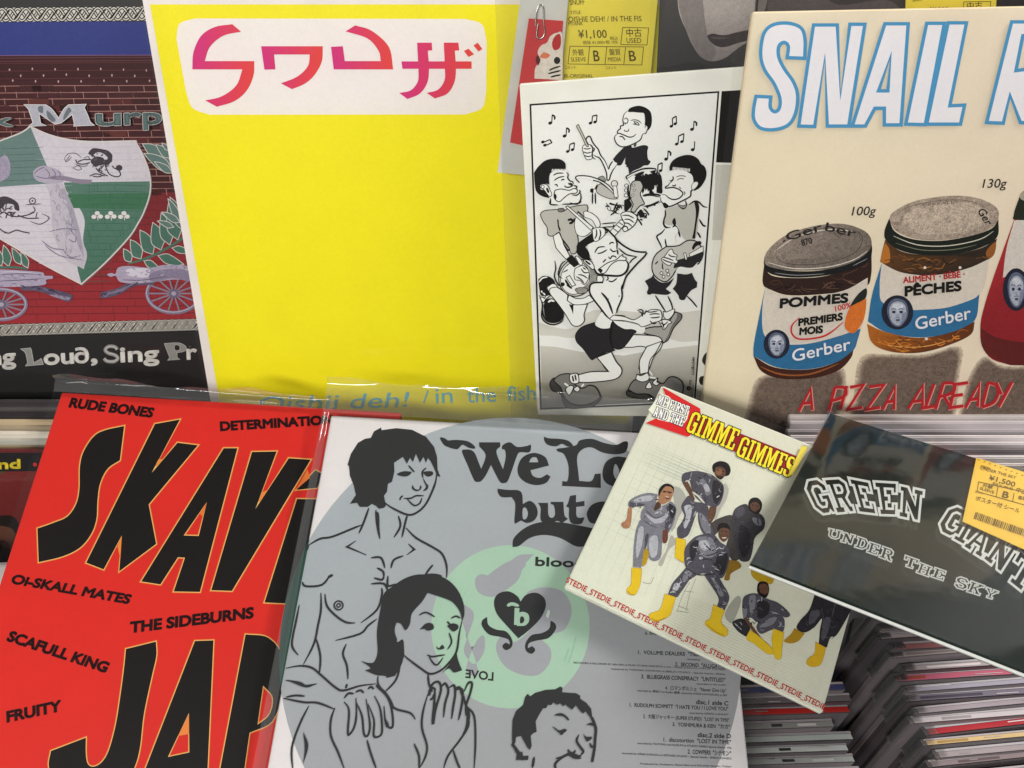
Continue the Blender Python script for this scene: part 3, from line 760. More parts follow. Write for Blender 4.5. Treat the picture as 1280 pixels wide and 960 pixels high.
    a.S(K, 1.4, '245,575 350,560 450,568 500,590', '450,320 480,330 495,400 490,450'); a.S(K, .9, '250,590 350,575 480,600')
    a.S(K, 1.6, '270,720 330,715 400,690 470,650', '300,725 320,740', '400,690 410,715')
    a.W('-250,680 -120,650 20,700 -20,800 -120,830 -220,800', 16, [K], 90, 1.3, 31, 35)
    a.W('120,830 280,800 300,900 180,930', 10, [K], 60, 1.5, 32, 20)
    # headstock of the bass
    a.C((190, 188, 182), '110,400 160,378 220,390 250,450 240,500 215,560 250,640 270,690 220,710 170,760 140,800 90,780 120,700 95,640 75,560 90,450', ol=K, ow=1.3)
    for x, y in ((125, 440), (135, 505), (118, 572)): a.E(None or (214, 211, 204), x, y, 16); a.E(K, x, y, 16, ring=.6)
    for x, y in ((30, 445), (28, 510), (25, 575)): a.E(PW, x, y, 24, 22); a.E(K, x, y, 24, 22, ring=.9)
    a.S(K, 1.6, '60,440 50,520 70,600 40,680 60,740 20,790', '100,600 60,640 90,700 50,760'); a.C(K, '0,640! 60,620 80,700 40,780 0,780!')
    a.E((226, 222, 212), -130, 420, 40, 40); a.E(K, -130, 420, 42, 42, ring=1)
    a.C(PW, '-150,450! -100,450! -80,600! -130,600!', ol=K, ow=.8)
    # ---- right guitarist
    a.C((192, 190, 182), '545,760! 640,730 720,710 850,690 940,650 990,655 1000,760 975,1050 960,1120 930,1180! 800,1160 720,1000 660,900 640,970 560,960 535,900')
    a.C(PW, '605,255! 600,330 610,380 570,440 560,470 490,570 490,640 530,690 590,725 640,715 750,660 830,620 890,580 895,500 960,440 940,390 900,300 850,260 700,240')
    a.S(K, 1, '645,320 655,350 635,380 605,380', '655,375 610,410 585,445 555,460 560,480 640,470 720,490 780,540 770,580 720,620 650,630 590,605 550,570 500,565', '490,600 490,650 530,690 590,722 660,705 750,660 840,615 885,580 890,520 920,500 900,490', '640,440 670,450 690,430')
    a.S((120, 116, 108), .8, '690,335 740,315 800,318 820,330', '700,375 750,350 800,360', '730,460 760,490'); a.S(K, .7, '795,520 810,545 800,570')
    a.C(K, '605,250! 605,190 640,120 720,65 830,36 920,48 990,95 1025,155 1070,190 1095,260 1090,340 1050,420 1000,480 930,518! 940,480 985,430 975,390 925,410! 915,330 890,290! 800,245 720,230 640,240')
    for x in range(650, 880, 18): a.S(PW, .6, '%d,%d %d,%d' % (x, 240 + (x - 650) * .12, x + 6, 195 + (x - 650) * .1))
    a.C(PW, '900,440 940,395 980,400 985,430 950,480 905,500', ol=K, ow=.7)
    a.C(K, '510,690! 540,670 590,710 580,740 540,745')
    a.S(K, 1.1, '700,680 760,740 800,750 830,700 810,640', '545,765 550,840 530,900 525,980', '860,705 930,655 990,660 1050,720 1110,735'); a.C((150, 148, 142), '720,700 760,740 810,745 830,700 790,715', ol=K, ow=.7)
    a.C(K, '930,650! 985,665! 1000,760 975,900 960,1000 945,1150! 905,1150! 935,1000 955,800')
    a.C(K, '655,890 680,880 690,960 660,970 640,930')
    a.fr(780, 270, 10.667)
    a.S(K, 1.3, '540,0 525,100 560,150 620,155', '670,40 675,110 600,220 530,275', '670,110 720,190 745,280', '700,190 670,270 670,355', '1000,40 1050,120 1090,130', '975,210 1020,290')
    a.C(PW, '545,165! 640,150 690,140 720,200 680,270 680,360 560,400 580,500 700,520 720,600 640,655 560,640 500,580 520,480 460,330 430,270 470,235')
    a.S(K, 1.2, '545,165 500,220 440,260 440,290 480,370 510,440', '545,300 560,390 570,440')
    a.C((198, 196, 190), '560,405! 660,400 740,385 800,345 860,320 950,330 1020,400 1045,500 1000,620 960,640! 900,690 800,700 740,685 690,720 640,800 560,870 480,850 400,780 370,690 385,580 430,500 500,445', ol=K, ow=1.5)
    a.C(B, '715,580! 860,540 1050,470 1030,590 970,620 920,680 840,685 760,670 700,685 660,690 670,640')
    a.S(PW, 1.4, '690,735 740,690 840,700 920,690 970,630')
    a.C(PW, '865,500! 1050,395! 1055,470! 880,540!', ol=K, ow=.8); a.C(PW, '790,490! 820,485! 840,575! 815,582!', ol=K, ow=.8)
    a.C(K, '900,420! 940,350 1010,330 1025,370 960,400 920,450')
    a.C(PW, '500,560! 540,530 600,450 640,440 660,490 705,520 690,570 715,600 690,630 640,620 610,655 560,640 500,590', ol=K, ow=1)
    a.S(K, .9, '520,545 580,560 660,590', '510,570 570,600 640,620', '590,500 620,530 690,540')
    for x, y in ((497, 757), (575, 725), (588, 775), (525, 805)): a.E(PW, x, y, 20); a.E(K, x, y, 20, ring=.9)
    a.S(K, .9, '510,620 510,680 525,705', '410,640 440,610 450,600')
    a.fr(710, 340, 8)
    a.C(B, '765,85! 830,50 850,20! 870,60 930,100 1000,95 1060,50! 1020,120 975,165! 1030,205! 980,225 850,215 800,215 785,200! 800,150')
    a.C(B, '1090,10! 1180,20 1235,5! 1265,70 1290,100! 1285,150! 1230,180 1190,230 1160,275 1115,270 1100,230 1070,190! 1045,165! 1080,110')
    a.S(K, 1.1, '870,230 920,310 975,395', '995,235 1030,310 1045,370', '1185,235 1240,290 1290,350', '790,215 830,215')
    a.C((168, 166, 160), '1070,395! 1130,420 1125,470 1050,560 1000,670 950,705! 930,670 890,640 780,615 755,595 770,565 850,545 930,540 1000,500 1040,440', ol=K, ow=1.5)
    a.C((112, 110, 106), '1090,400! 1130,430 1100,490 1040,560 990,670 955,700! 1000,620 1030,540 1080,460')
    a.C(PW, '950,390! 985,395 1060,365 1050,420 1000,470 960,450', ol=K, ow=1)
    a.C(PW, '905,490! 960,470 1010,480 1035,500 1000,520 985,545 955,570 930,530', ol=K, ow=1.1); a.S(K, .8, '920,500 960,520 1000,490', '940,540 980,510', '935,480 960,560')
    # ---- left guitarist
    a.fr(640, 150, 9.1429)
    a.C(PW, '430,680! 430,640 460,590 610,560 640,610 635,670 670,700 700,705 700,740 735,750 730,790 770,820 780,900 740,955 620,940 560,960 440,960 440,870')
    a.C(K, '250,600! 300,530 380,460 480,438 560,450 605,490 612,540 605,575! 560,570 500,560 460,590 430,620 420,680 425,735! 380,725 330,745 325,790 370,800 410,860 425,890! 350,870 290,830 262,760')
    for x in range(455, 610, 17): a.S(PW, .6, '%d,590 %d,555' % (x, x + 8))
    a.C(PW, '318,755 350,728 400,740 430,790 455,850 430,870 400,840 370,800', ol=K, ow=.9); a.E(K, 350, 760, 18, 20, ring=.8); a.S(K, 1.6, '395,770 420,830')
    a.S(K, .9, '620,590 640,620 635,660 665,695 690,700 700,730', '470,630 520,605 590,605', '480,690 530,655 600,640', '560,690 580,675 600,680', '485,740 510,735 520,760')
    a.S(K, 1, '600,740 610,760 650,765 690,745 670,720 645,740', '640,715 680,745')
    a.C(PW, '490,800! 560,785 650,800 700,780 740,790 735,830 660,840 600,880 540,930 490,900 480,850', ol=K, ow=1.2); a.C(K, '480,850 495,840 510,870 500,905 485,890'); a.S(K, 1, '700,745 735,755 728,785', '680,850 740,855 775,820 765,795', '440,890 440,960', '780,830 785,900 740,958 660,940')
    a.fr(660, 250, 8)
    a.S(K, 1.1, '220,0 225,40 300,45', '340,40 500,30 525,0')
    a.C((188, 186, 178), '125,140 160,105 230,95 310,92 350,110 420,70 560,45 595,60 590,110 560,165! 500,110! 480,180 465,260 490,340 500,420 480,520 430,530 400,460 340,380 310,320 250,355 200,345 190,270 150,210', ol=K, ow=1.1)
    a.C(K, '290,190! 305,195 310,250 325,290 320,320! 300,270'); a.C(PW, '470,190! 500,120! 640,280 620,320 560,360 490,340 465,260', ol=K, ow=.8)
    a.C(PW, '560,165! 560,110 620,120 690,170 720,240 690,280 640,200', ol=K, ow=.9)
    a.C(PW, '375,65! 395,55! 650,270! 630,300!', ol=K, ow=1); a.S(K, 1.8, '395,200 430,190 450,215', '410,230 440,220 470,180')
    a.C((120, 118, 112), '300,85 350,80 355,110 310,115', ol=K, ow=.8)
    a.C(PW, '250,355! 310,320! 345,400 360,450 420,560! 380,590! 300,500 275,460', ol=K, ow=1.1); a.S(K, 1, '350,430 400,500 410,470', '340,390 420,490')
    a.E((206, 204, 196), 480, 770, 170, 190, 20); a.E(K, 480, 770, 172, 190, 20, ring=1.4); a.E(PW, 470, 775, 140, 165, 20); a.E(K, 470, 775, 142, 166, 20, ring=.9)
    a.C((150, 148, 142), '600,640! 690,700 690,780 620,870 560,920 540,880 610,800 620,720', grain=.5)
    a.C((150, 148, 142), '470,890 520,870 590,880 580,920 510,930', ol=K, ow=.8, grain=.5)
    a.C(PW, '380,770! 415,750! 475,845! 440,860!', ol=K, ow=1); a.S(K, 1.6, '370,790 420,870', '385,840 440,880')
    a.C(K, '380,590! 430,540! 470,580 510,640! 460,670! 410,625')
    a.C(PW, '470,560! 500,560 545,620 530,650 510,640!', ol=K, ow=.9)
    a.C(PW, '470,680! 540,650 590,680 610,720 600,790 560,840 520,800 470,790 460,730', ol=K, ow=1); a.S(K, .9, '530,680 560,720 610,720', '500,740 550,750 595,780', '480,760 530,790 560,830', '545,670 580,690')
    a.S(K, .9, '265,600 275,680 262,760 300,840 340,860', '345,780 300,740 330,640 380,600'); a.E(K, 345, 838, 22, 20); a.S(K, .8, '350,720 400,690', '390,650 400,640')
    a.S(K, .9, '735,235 800,228 880,222', '760,265 850,262 850,240')
    a.C(PW, '812,318! 925,192! 985,220! 858,362!', ol=K, ow=1); a.S(K, .7, '850,278 900,318', '880,245 930,280', '905,218 955,250')
    a.C(PW, '930,132 1000,110 1080,150 1086,200 1052,255 1000,296 962,310 945,285 965,235 938,180', ol=K, ow=1.2)
    a.S(K, .9, '940,150 1000,150 1060,180', '960,190 1010,190 1060,225', '950,225 1000,230 1040,262', '1000,296 985,262 950,262')
    a.C(K, '1090,120! 1130,90 1165,160 1120,175!'); a.S(K, 1.1, '1090,180 1120,220 1135,250', '1150,80 1190,120 1205,150', '820,150 880,100 900,40', '850,110 890,20')
    # legs of the left guitarist
    a.fr(660, 340, 10.667)
    a.C(PW, '280,215! 350,170! 470,250 530,300! 520,370! 600,430! 790,420! 745,560 750,640 700,700 640,715 580,690 500,560 400,420 290,280', ol=K, ow=1.2)
    a.C(PW, '520,370! 545,300! 640,345 740,340 815,300! 880,375! 760,420 640,430 590,420!', ol=K, ow=1)
    a.C(K, '545,420! 605,435! 600,560! 580,500')
    a.C(K, '135,90! 200,45 280,55 340,100 360,150! 260,180 250,220! 300,290 180,310 150,220')
    a.C(PW, '250,200! 320,150 370,160 380,190 300,210 280,260!', ol=K, ow=1); a.S(PW, 1, '145,130 190,75 260,60', '175,240 190,270', '200,270 230,300')
    a.C(K, '205,440! 240,360 330,350 400,430 470,520 470,610 400,650 300,655 230,600')
    a.C(PW, '160,330 200,330 220,345 240,310 300,300 240,350 205,400 175,370', ol=K, ow=1.1); a.S(PW, 1.4, '265,395 310,370 350,385')
    a.S(K, 1.1, '150,300 190,430 180,580 230,660 330,695 430,665 470,620', '185,430 200,560 250,640 340,665 450,640')
    # ---- singer in front
    a.C(PW, '830,200! 850,140 1000,130! 1060,60 1200,60 1280,-20 1290,60 1245,180 1250,330 1190,480 1150,560! 1290,580! 1290,640! 1130,640! 1100,720 980,750 890,680 960,570 975,490 830,310')
    a.fr(660, 250, 8)
    a.C(PW, '610,400! 700,390 780,350 860,370 890,480 900,540 940,560 975,580 1000,640 960,720 880,750 700,740 660,680 640,590 600,500')
    a.C(K, '485,520! 490,440 560,380 630,330 640,285! 650,390! 680,400 600,440 570,465! 610,520 615,570 635,595! 550,585 500,545')
    a.C(PW, '640,290! 670,275 740,270 770,300 760,350 700,400 670,410 650,380', ol=K, ow=1); a.S(K, 1, '680,285 685,340 665,385', '715,285 725,340 705,390', '750,270 790,310 765,330')
    a.S(K, 1.3, '745,270 790,290 860,360 890,400 950,450 1040,500 1120,515 1180,515', '1185,520 1160,560 1090,630 1010,720 970,780 940,885', taper=False)
    a.S(K, 1, '860,360 885,420 885,490', '900,475 980,540 1080,560', '1090,560 1040,590 1010,630')
    a.S(K, 1, '665,525 700,470 770,462', '690,530 740,520 790,490', '810,440 830,420 860,425', '815,480 850,510 885,500', '800,560 820,580 840,555 870,560 880,575', '745,620 780,585', '890,490 895,540')
    a.C(PW, '700,690! 740,660 800,620 880,590 940,540 945,560 975,570 970,600 900,600 830,640 770,720 730,725', ol=K, ow=1.2); a.C(K, '700,695 725,680 745,700 725,720')
    a.S(K, 1.5, '970,590 1000,640 980,710 920,750 820,750 700,735 665,690 650,660')
    a.C(PW, '555,610 580,590 630,610 660,660 650,690 620,670', ol=K, ow=1.1); a.S(K, 1.4, '570,600 600,625 625,640')
    a.S(K, 1, '790,760 800,780 780,800', '800,800 840,810 890,775')
    a.C(PW, '690,750! 735,755 750,790 730,820 690,815', ol=K, ow=1)
    a.fr(660, 340, 10.667)
    a.S(K, 1.3, '1000,130 860,140 820,200 835,300 960,470 1080,620 1130,635 1280,640', taper=False); a.S(K, 1.6, '975,265 1060,370 1130,550')
    a.S(K, 1.2, '1270,150 1245,200 1250,330 1190,480 1180,540', '985,490 950,600 890,675', '1140,570 1290,580'); a.E(K, 1212, 313, 8, 12); a.E((120, 116, 110), 1070, 350, 8)
    a.fr(710, 340, 8)
    a.C(PW, '270,500! 330,390! 420,470 560,490 690,520 770,530! 755,600 660,600 560,575 470,530 440,480 430,550 330,560')
    a.C(PW, '450,425! 560,440 660,470 770,400 830,370 920,380 930,470 850,500 780,530 730,540 690,510 560,480 420,470', ol=K, ow=1)
    a.S(K, .9, '690,380 720,370 745,385 745,435', '700,390 730,400 740,440', '780,385 820,395 900,380', '810,420 860,410 920,415', '820,450 870,450 920,440', '815,480 850,510 880,500', '780,375 760,420')
    a.C(B, '260,500! 270,530 330,560 400,560 430,545! 445,480! 480,520 560,565 640,568 680,590 640,620 600,690 550,750 490,765 430,735! 465,775! 440,785 380,795 300,835 240,872! 215,850 150,760 85,690 75,620 120,555 190,520', ol=K, ow=1)
    a.S(K, 2, '440,490 430,560 420,640 440,740')
    a.C(PW, '650,620! 780,625 900,640 940,690 920,760 850,850 810,960! 705,960! 720,860 780,745! 720,735 640,745 555,745! 600,690', ol=K, ow=1.2)
    a.C(PW, '300,830! 430,790! 470,880 530,980! 420,1020! 350,930', ol=K, ow=1)
    a.fr(670, 420, 6.4)
    a.C(PW, '485,165! 600,120! 640,200 680,250 680,295 640,335 540,355 400,365 335,362! 335,305! 440,280 580,278! 540,230', ol=K, ow=1.3)
    a.C(PW, '885,78! 1005,35! 960,120 910,190 895,285! 830,300! 825,200 850,140', ol=K, ow=1.3)
    SHO = (124, 122, 118)
    a.C((70, 68, 66), '110,370 150,330 200,400 210,470 290,540 420,545 510,480 515,500 470,545 400,565 260,570 215,520 195,455 130,430', ol=K, ow=1.2)
    a.C(SHO, '140,345! 190,305 270,298 280,350! 330,400 380,410 420,388 470,400 500,440 508,485 450,525 370,545 280,530 220,470 200,410 160,370', ol=K, ow=1.3)
    a.C(PW, '270,300! 330,295 340,365 290,372 268,340', ol=K, ow=1.2); a.C(PW, '235,420 270,390 300,400 280,450 260,465', ol=K, ow=1.3); a.C(PW, '300,420 330,395 350,420 330,440', ol=K, ow=1.1); a.S(PW, 1.4, '225,370 260,395', '360,400 385,375'); a.S(K, 1.2, '290,310 300,360', '310,300 320,350')
    a.C((70, 68, 66), '725,430 760,440 870,455 960,500 1000,540 900,500 800,490 728,470', ol=K, ow=1.2)
    a.C(SHO, '735,420! 760,370 800,340 860,350 940,345 1010,375 1060,325 1120,325 1170,370 1170,440 1140,470 1000,520 900,460 800,455', ol=K, ow=1.4)
    a.C(PW, '805,300! 840,310 890,290 900,340 850,360 800,340', ol=K, ow=1.1); a.C(PW, '875,400 905,360 925,405 890,415', ol=K, ow=1.3); a.C(PW, '930,365 970,330 965,360 985,370 960,390', ol=K, ow=1.2); a.S(PW, 1.2, '905,270 930,310', '900,320 960,330')
    a.T(K, 'MMTYBTTT', 1245, 165, 1238, 305, 20, off=.02, up=(1, .05)); a.T(K, 'Sun', 1225, 345, 1222, 385, 16, off=.01, up=(1, .05)); a.E(K, 1218, 412, 12, ring=1.6)
    a.build('cartoon_drawing', cv)
    b = Art(P_C, lift=.004, grain=.0); b.fr(640, 100, 4.5714)
    film('sleeve_back', t, P_C, [(617, -40), (965, -40), (940, 540), (640, 540)], -.0048, M_FILMD, .0004, .0006, seed=16)
    film('plastic_sleeve', t, P_C, [(617, -40), (1000, -40), (945, 540), (640, 540)], .0055, M_FILMT, .0006, .001, seed=6)
cartoon_record()

# ================================================================== big cream sleeve with the jars
P_S = Plane(640, 500, 0.554, UP)
def jar_record():
    t = record('record_sleeve', 'cream record sleeve with blue outlined title letters above three baby food jars', 'record', P_S, 1100, 520)
    cv = board('cover', t, P_S, [(941, 15), (1560, 2), (1440, 545), (874, 530)], .0045, paper((236, 220, 190)))
    bgc = grad((234, 222, 192), (236, 219, 200), (930, 300), (1250, 200))
    a = Art(P_S, grain=.05)
    a.P(bgc, '942.5,16.5 1558,3.5 1438,543 876,528')
    a.fr(900, 240, 3.3684)
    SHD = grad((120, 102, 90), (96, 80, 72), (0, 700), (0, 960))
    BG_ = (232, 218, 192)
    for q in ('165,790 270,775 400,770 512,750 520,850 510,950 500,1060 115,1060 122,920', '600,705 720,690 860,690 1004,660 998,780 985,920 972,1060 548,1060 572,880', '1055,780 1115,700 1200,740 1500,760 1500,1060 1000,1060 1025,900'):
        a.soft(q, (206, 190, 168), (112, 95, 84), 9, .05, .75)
    LID = grad((150, 136, 126), (112, 102, 94), (300, 150), (400, 320))
    # first jar
    a.C((46, 27, 22), '186,300! 215,350 320,362 450,352 600,305 638,265! 636,350 610,400 480,425 300,435 215,412 180,385', grain=.25)
    a.C((214, 204, 192), '190,400! 250,430 380,437 520,415 622,360! 616,470 600,560 580,610 560,665 480,720 350,745 230,735 140,690! 160,560', grain=.18)
    a.C((44, 106, 150), '190,400! 178,490 182,590 220,642! 360,640 480,612 592,575! 580,620 560,668 490,716 370,746 240,738 140,690! 142,640 165,520', grain=.22)
    a.C((64, 30, 18), '140,690! 230,738 370,747 490,716 562,665! 550,700 500,750 400,782 260,786 175,755', grain=.3); a.S((150, 84, 40), 2, '170,735 260,768 380,766 500,722', grain=.3)
    a.C((22, 22, 24), '187,270! 186,310 215,345 310,360 440,352 560,325 625,290 640,250 637,205! 600,270 450,325 310,332 205,310', grain=.2)
    a.C(LID, '187,288 205,240 280,180 400,142 520,134 610,165 638,208 622,252 560,295 450,325 310,330 210,315', grain=.8)
    a.S((220, 212, 200), 1.2, '200,296 310,322 450,316 560,286 620,248', '230,250 320,190 450,158 560,165', grain=.3); a.S((150, 150, 150), .8, '230,340 320,350 440,344', '560,310 620,280')
    a.S((70, 62, 58), .8, '240,230 330,175 460,150 570,165 600,200 560,260 440,300 310,305 240,280 240,230')
    # second jar
    a.C(grad((92, 58, 28), (48, 36, 26), (690, 250), (860, 280)), '695,200! 676,280 685,300 770,340 900,350 1050,320 1142,275 1166,195! 1100,235 980,262 850,264 760,248', grain=.3)
    a.C((184, 112, 40), '695,215! 676,280 690,300 715,290 712,240'); a.C((150, 90, 40), '1120,250 1160,210 1155,260 1130,280')
    a.C((216, 206, 194), '680,300! 770,340 900,350 1040,322 1135,280! 1112,400 1090,440 1074,540 980,588 840,612 700,590 622,545! 660,400', grain=.18)
    a.C((46, 108, 152), '680,300! 672,400 690,470 820,497! 950,487 1060,452 1092,430! 1072,540 980,590 840,612 700,590 622,545! 640,430', grain=.22)
    a.C(grad((170, 96, 26), (96, 48, 18), (760, 580), (800, 670)), '618,555! 700,590 840,614 980,588 1072,545! 1055,600 960,645 840,676 720,672 640,635', grain=.25); a.S((226, 160, 80), 1.2, '660,630 740,650 860,650 980,620')
    a.C((24, 28, 22), '712,110! 692,165 700,205 760,246 850,264 980,262 1095,235 1166,190 1172,115! 1140,155 1050,185 930,205 810,198 735,165', grain=.2)
    a.C((166, 150, 136), '715,112 735,80 820,38 960,16 1080,24 1160,62 1173,108 1140,152 1060,182 940,202 820,196 740,162', grain=1.0)
    a.C((186, 170, 154), '770,110 830,66 960,42 1060,48 1120,84 1130,120 1060,158 940,178 830,170', grain=.9)
    a.S((110, 100, 92), .9, '740,100 800,60 940,34 1060,40 1140,80'); a.S((212, 210, 190), 1.2, '730,185 830,222 960,226 1090,200 1150,165'); a.S((120, 124, 100), 1, '740,215 850,244 980,242 1080,222')
    a.W('690,210 680,290 770,335 900,345 1050,315 1140,272 1160,205 1090,240 980,266 850,268 760,250', 26, [(150, 96, 40), (40, 26, 18), (110, 70, 34)], 60, 1.2, 3, 0)
    a.W('640,600 700,595 840,616 980,592 1060,560 1040,610 960,640 840,670 720,665', 22, [(210, 130, 50), (90, 44, 16), (190, 110, 40)], 70, 1.2, 4, 0)
    a.W('190,330 215,356 320,368 450,358 600,312 632,290 630,350 600,395 480,418 300,428 215,405', 24, [(84, 54, 40), (26, 16, 14), (110, 80, 64)], 70, 1.1, 5, 0)
    for x, y in ((862, 318), (868, 618), (1010, 318)): a.E((230, 220, 210), x, y, 6)
    # third jar, cut by the frame
    a.C(grad((168, 42, 48), (134, 28, 36), (1150, 300), (1150, 600)), '1240,110! 1500,60! 1500,740! 1200,722 1110,665 1095,570 1112,480 1150,360 1200,220', grain=.25)
    a.C((96, 28, 26), '1096,570! 1160,610 1280,632 1500,630! 1500,740! 1280,730 1200,722 1110,665', grain=.3)
    a.C((212, 204, 196), '1238,120! 1500,80! 1500,330! 1280,335 1190,360! 1205,240', grain=.2)
    a.C((34, 40, 26), '1260,20! 1330,-20 1500,-20! 1500,110! 1260,118 1236,95', grain=.3); a.C((170, 160, 140), '1262,10 1330,-25 1500,-25! 1500,30! 1300,40', grain=.3)
    # round emblems
    for x, y, rx, ry in ((238, 640, 55, 61), (746, 506, 67, 72), (1246, 410, 56, 90)):
        a.E((28, 32, 50), x, y, rx, ry, grain=.3)
        f = lambda u, v: '%f,%f' % (x + rx * u, y + ry * v)
        P5 = lambda *q: ' '.join(f(u, v) for u, v in q)
        a.C((92, 100, 122), P5((-.62, .1), (-.6, -.4), (-.3, -.74), (.1, -.8), (.5, -.62), (.68, -.2), (.62, .3), (.3, .74), (0, .84), (-.36, .66)), grain=.5)
        a.C((168, 174, 190), P5((-.5, .05), (-.46, -.36), (-.16, -.6), (.2, -.62), (.5, -.36), (.56, .1), (.42, .48), (.12, .74), (-.16, .7), (-.42, .42)), grain=.6)
        a.C((196, 200, 210), P5((-.2, -.5), (.14, -.54), (.36, -.36), (.2, -.2), (-.12, -.2), (-.32, -.34)), grain=.5)
        a.C((128, 136, 158), P5((.3, .1), (.54, .0), (.44, .44), (.16, .7), (.24, .4)), grain=.5)
        for u in (-.22, .24):
            a.E((42, 46, 66), x + rx * u, y + ry * -.02, rx * .12, ry * .08); a.S((60, 66, 90), 1.0, P5((u - .18, -.16), (u, -.22), (u + .16, -.15)))
        a.C((150, 156, 176), P5((-.02, .1), (.08, .12), (.12, .26), (0, .3), (-.08, .24)))
        a.E((70, 74, 94), x + rx * .03, y + ry * .45, rx * .15, ry * .06); a.S((90, 96, 118), .8, P5((-.16, .34), (.03, .3), (.22, .34)), P5((-.5, .34), (-.36, .22)))
    a.C((212, 112, 40), '525,545 550,480 610,440 606,530 565,592 530,578', grain=.3); a.C((30, 36, 30), '548,478 580,430 615,405 612,445 570,470')
    a.build('jar_picture', cv)
    b = Art(P_S, lift=.0007, grain=.04); b.fr(900, 0, 3.3684)
    SW, SB = (238, 234, 240), (78, 150, 196)
    for L in (('355,245! 281,242! 286,195 268,178 246,195 246,240 270,290 308,345 325,400 318,470 290,522 235,544 172,540 142,505 140,460 150,405! 212,408! 210,450 228,470 248,455 250,410 225,350 190,300 172,250 172,190 188,132 228,102 290,98 340,118 356,165',),
              ('392,105! 492,105! 505,410! 545,102! 608,102! 540,530! 450,530! 440,235! 397,532! 330,530!',),
              ('692,100! 790,100! 760,525! 690,525! 690,455! 650,455! 610,530! 555,530!', '718,228! 705,382! 665,382!'),
              ('868,98! 942,98! 862,524! 780,522!',), ('958,96! 1035,96! 965,445! 1027,442! 1010,522! 868,522!',),
              ('1225,92! 1330,92! 1385,140 1370,270 1310,330! 1345,520! 1262,515! 1218,398! 1190,518! 1120,515!', '1272,150! 1310,150 1320,220 1295,290! 1243,297!')):
        b.C(SW, *L, ol=SB, ow=4.3)
    b.build('title_lettering', cv); b = Art(P_S, lift=.0007, grain=.04); b.fr(900, 0, 3.3684)
    for s_, x0, y0, x1, y1 in (('100g', 552, 906, 656, 904),): b.T((44, 40, 38), s_, x0, y0, x1, y1, 36, off=.008, shear=.22)
    b.build('weight_lettering', cv); b = Art(P_S, lift=.0007, grain=.04); b.fr(900, 0, 3.3684)
    b.T((44, 40, 38), '130g', 1102, 790, 1206, 788, 36, off=.008, shear=.22)
    b.build('weight_lettering', cv); b = Art(P_S, lift=.0007, grain=.04)
    b.fr(900, 240, 3.3684)
    b.T(K, 'POMMES', 252, 486, 538, 462, 36, off=.055, shear=.1); b.T(K, 'PREMIERS', 330, 562, 516, 536, 28, off=.055, shear=.15); b.T(K, 'MOIS', 334, 600, 432, 590, 28, off=.055, shear=.15)
    b.T((200, 44, 40), '100%', 485, 502, 552, 484, 22, off=.02, shear=.1); b.S((196, 40, 44), 2.2, '332,528 302,560 302,596 335,618 420,610 470,586 518,545')
    b.T(SW, 'Gerber', 308, 712, 552, 660, 48, off=.012, shear=.12); b.T(SW, 'Gerber', 826, 578, 1058, 530, 50, off=.014, shear=.12)
    b.T((190, 40, 40), 'ALIMENT · BÉBÉ ·', 770, 382, 1028, 356, 24, off=.035, shear=.05); b.T(K, 'PÊCHES', 778, 436, 1014, 412, 38, off=.055, shear=.08)
    LT = (40, 34, 32)
    b.T(LT, 'Ger', 282, 205, 430, 160, 34, off=.016); b.T(LT, 'ber', 440, 160, 566, 190, 34, off=.016); b.T(LT, '·', 275, 225, 285, 218, 40); b.T(LT, '078', 372, 205, 345, 222, 26, up=(-.5, -.5)) if False else b.T(LT, '870', 345, 226, 388, 214, 26, off=.02)
    b.T(LT, 'Ger', 1080, 78, 1118, 140, 34, off=.014, up=(.9, -.35)); b.T(LT, 'ber', 1110, 150, 1010, 165, 24, up=(.2, .9)) if False else None
    b.T((110, 98, 88), 'ROMANDE SUISSE', 300, 296, 520, 276, 12); b.T((110, 98, 88), 'CEREALES', 850, 60, 1000, 46, 12)
    b.build('label_lettering', cv); b = Art(P_S, lift=.0007, grain=.04); b.fr(900, 240, 3.3684)
    PR, PK = (184, 34, 40), (232, 150, 140)
    pz = ['330,920! 380,826! 386,916!', '352,888! 384,884!', '455,922! 482,820!', '482,820! 522,822 528,848 505,866 462,878!', '505,912! 532,814!', '545,820! 602,810! 535,914! 598,904!', '625,818! 688,810! 615,914! 672,904!', '682,914! 735,816! 730,914!', '700,882! 730,878!',
          '790,910! 852,812! 850,914!', '812,880! 848,876!', '898,806! 862,906! 905,898!', '905,912! 938,802!', '938,802! 980,804 984,832 960,850 922,860!', '940,856! 972,912!', '1042,800! 988,808! 966,906! 1022,898!', '980,856! 1020,850!', '1030,906! 1090,804! 1082,902!', '1052,872! 1084,868!', '1100,904! 1126,800!', '1126,800! 1160,812 1168,846 1148,884 1100,904!', '1160,800! 1182,850!', '1226,798! 1170,902!']
    for q in pz: b.S(PK, 4.6, ' '.join('%f,%f%s' % (x + 3, y + 2, '!' if c else '') for x, y, c in parse(q)), taper=False)
    for q in pz: b.S(PR, 3.7, q, taper=False)
    b.build('album_lettering', cv)
    film('plastic_sleeve', t, P_S, [(925, -20), (1580, -30), (1450, 545), (862, 540)], .0050, M_FILM, .0008, .002, seed=11)
jar_record()

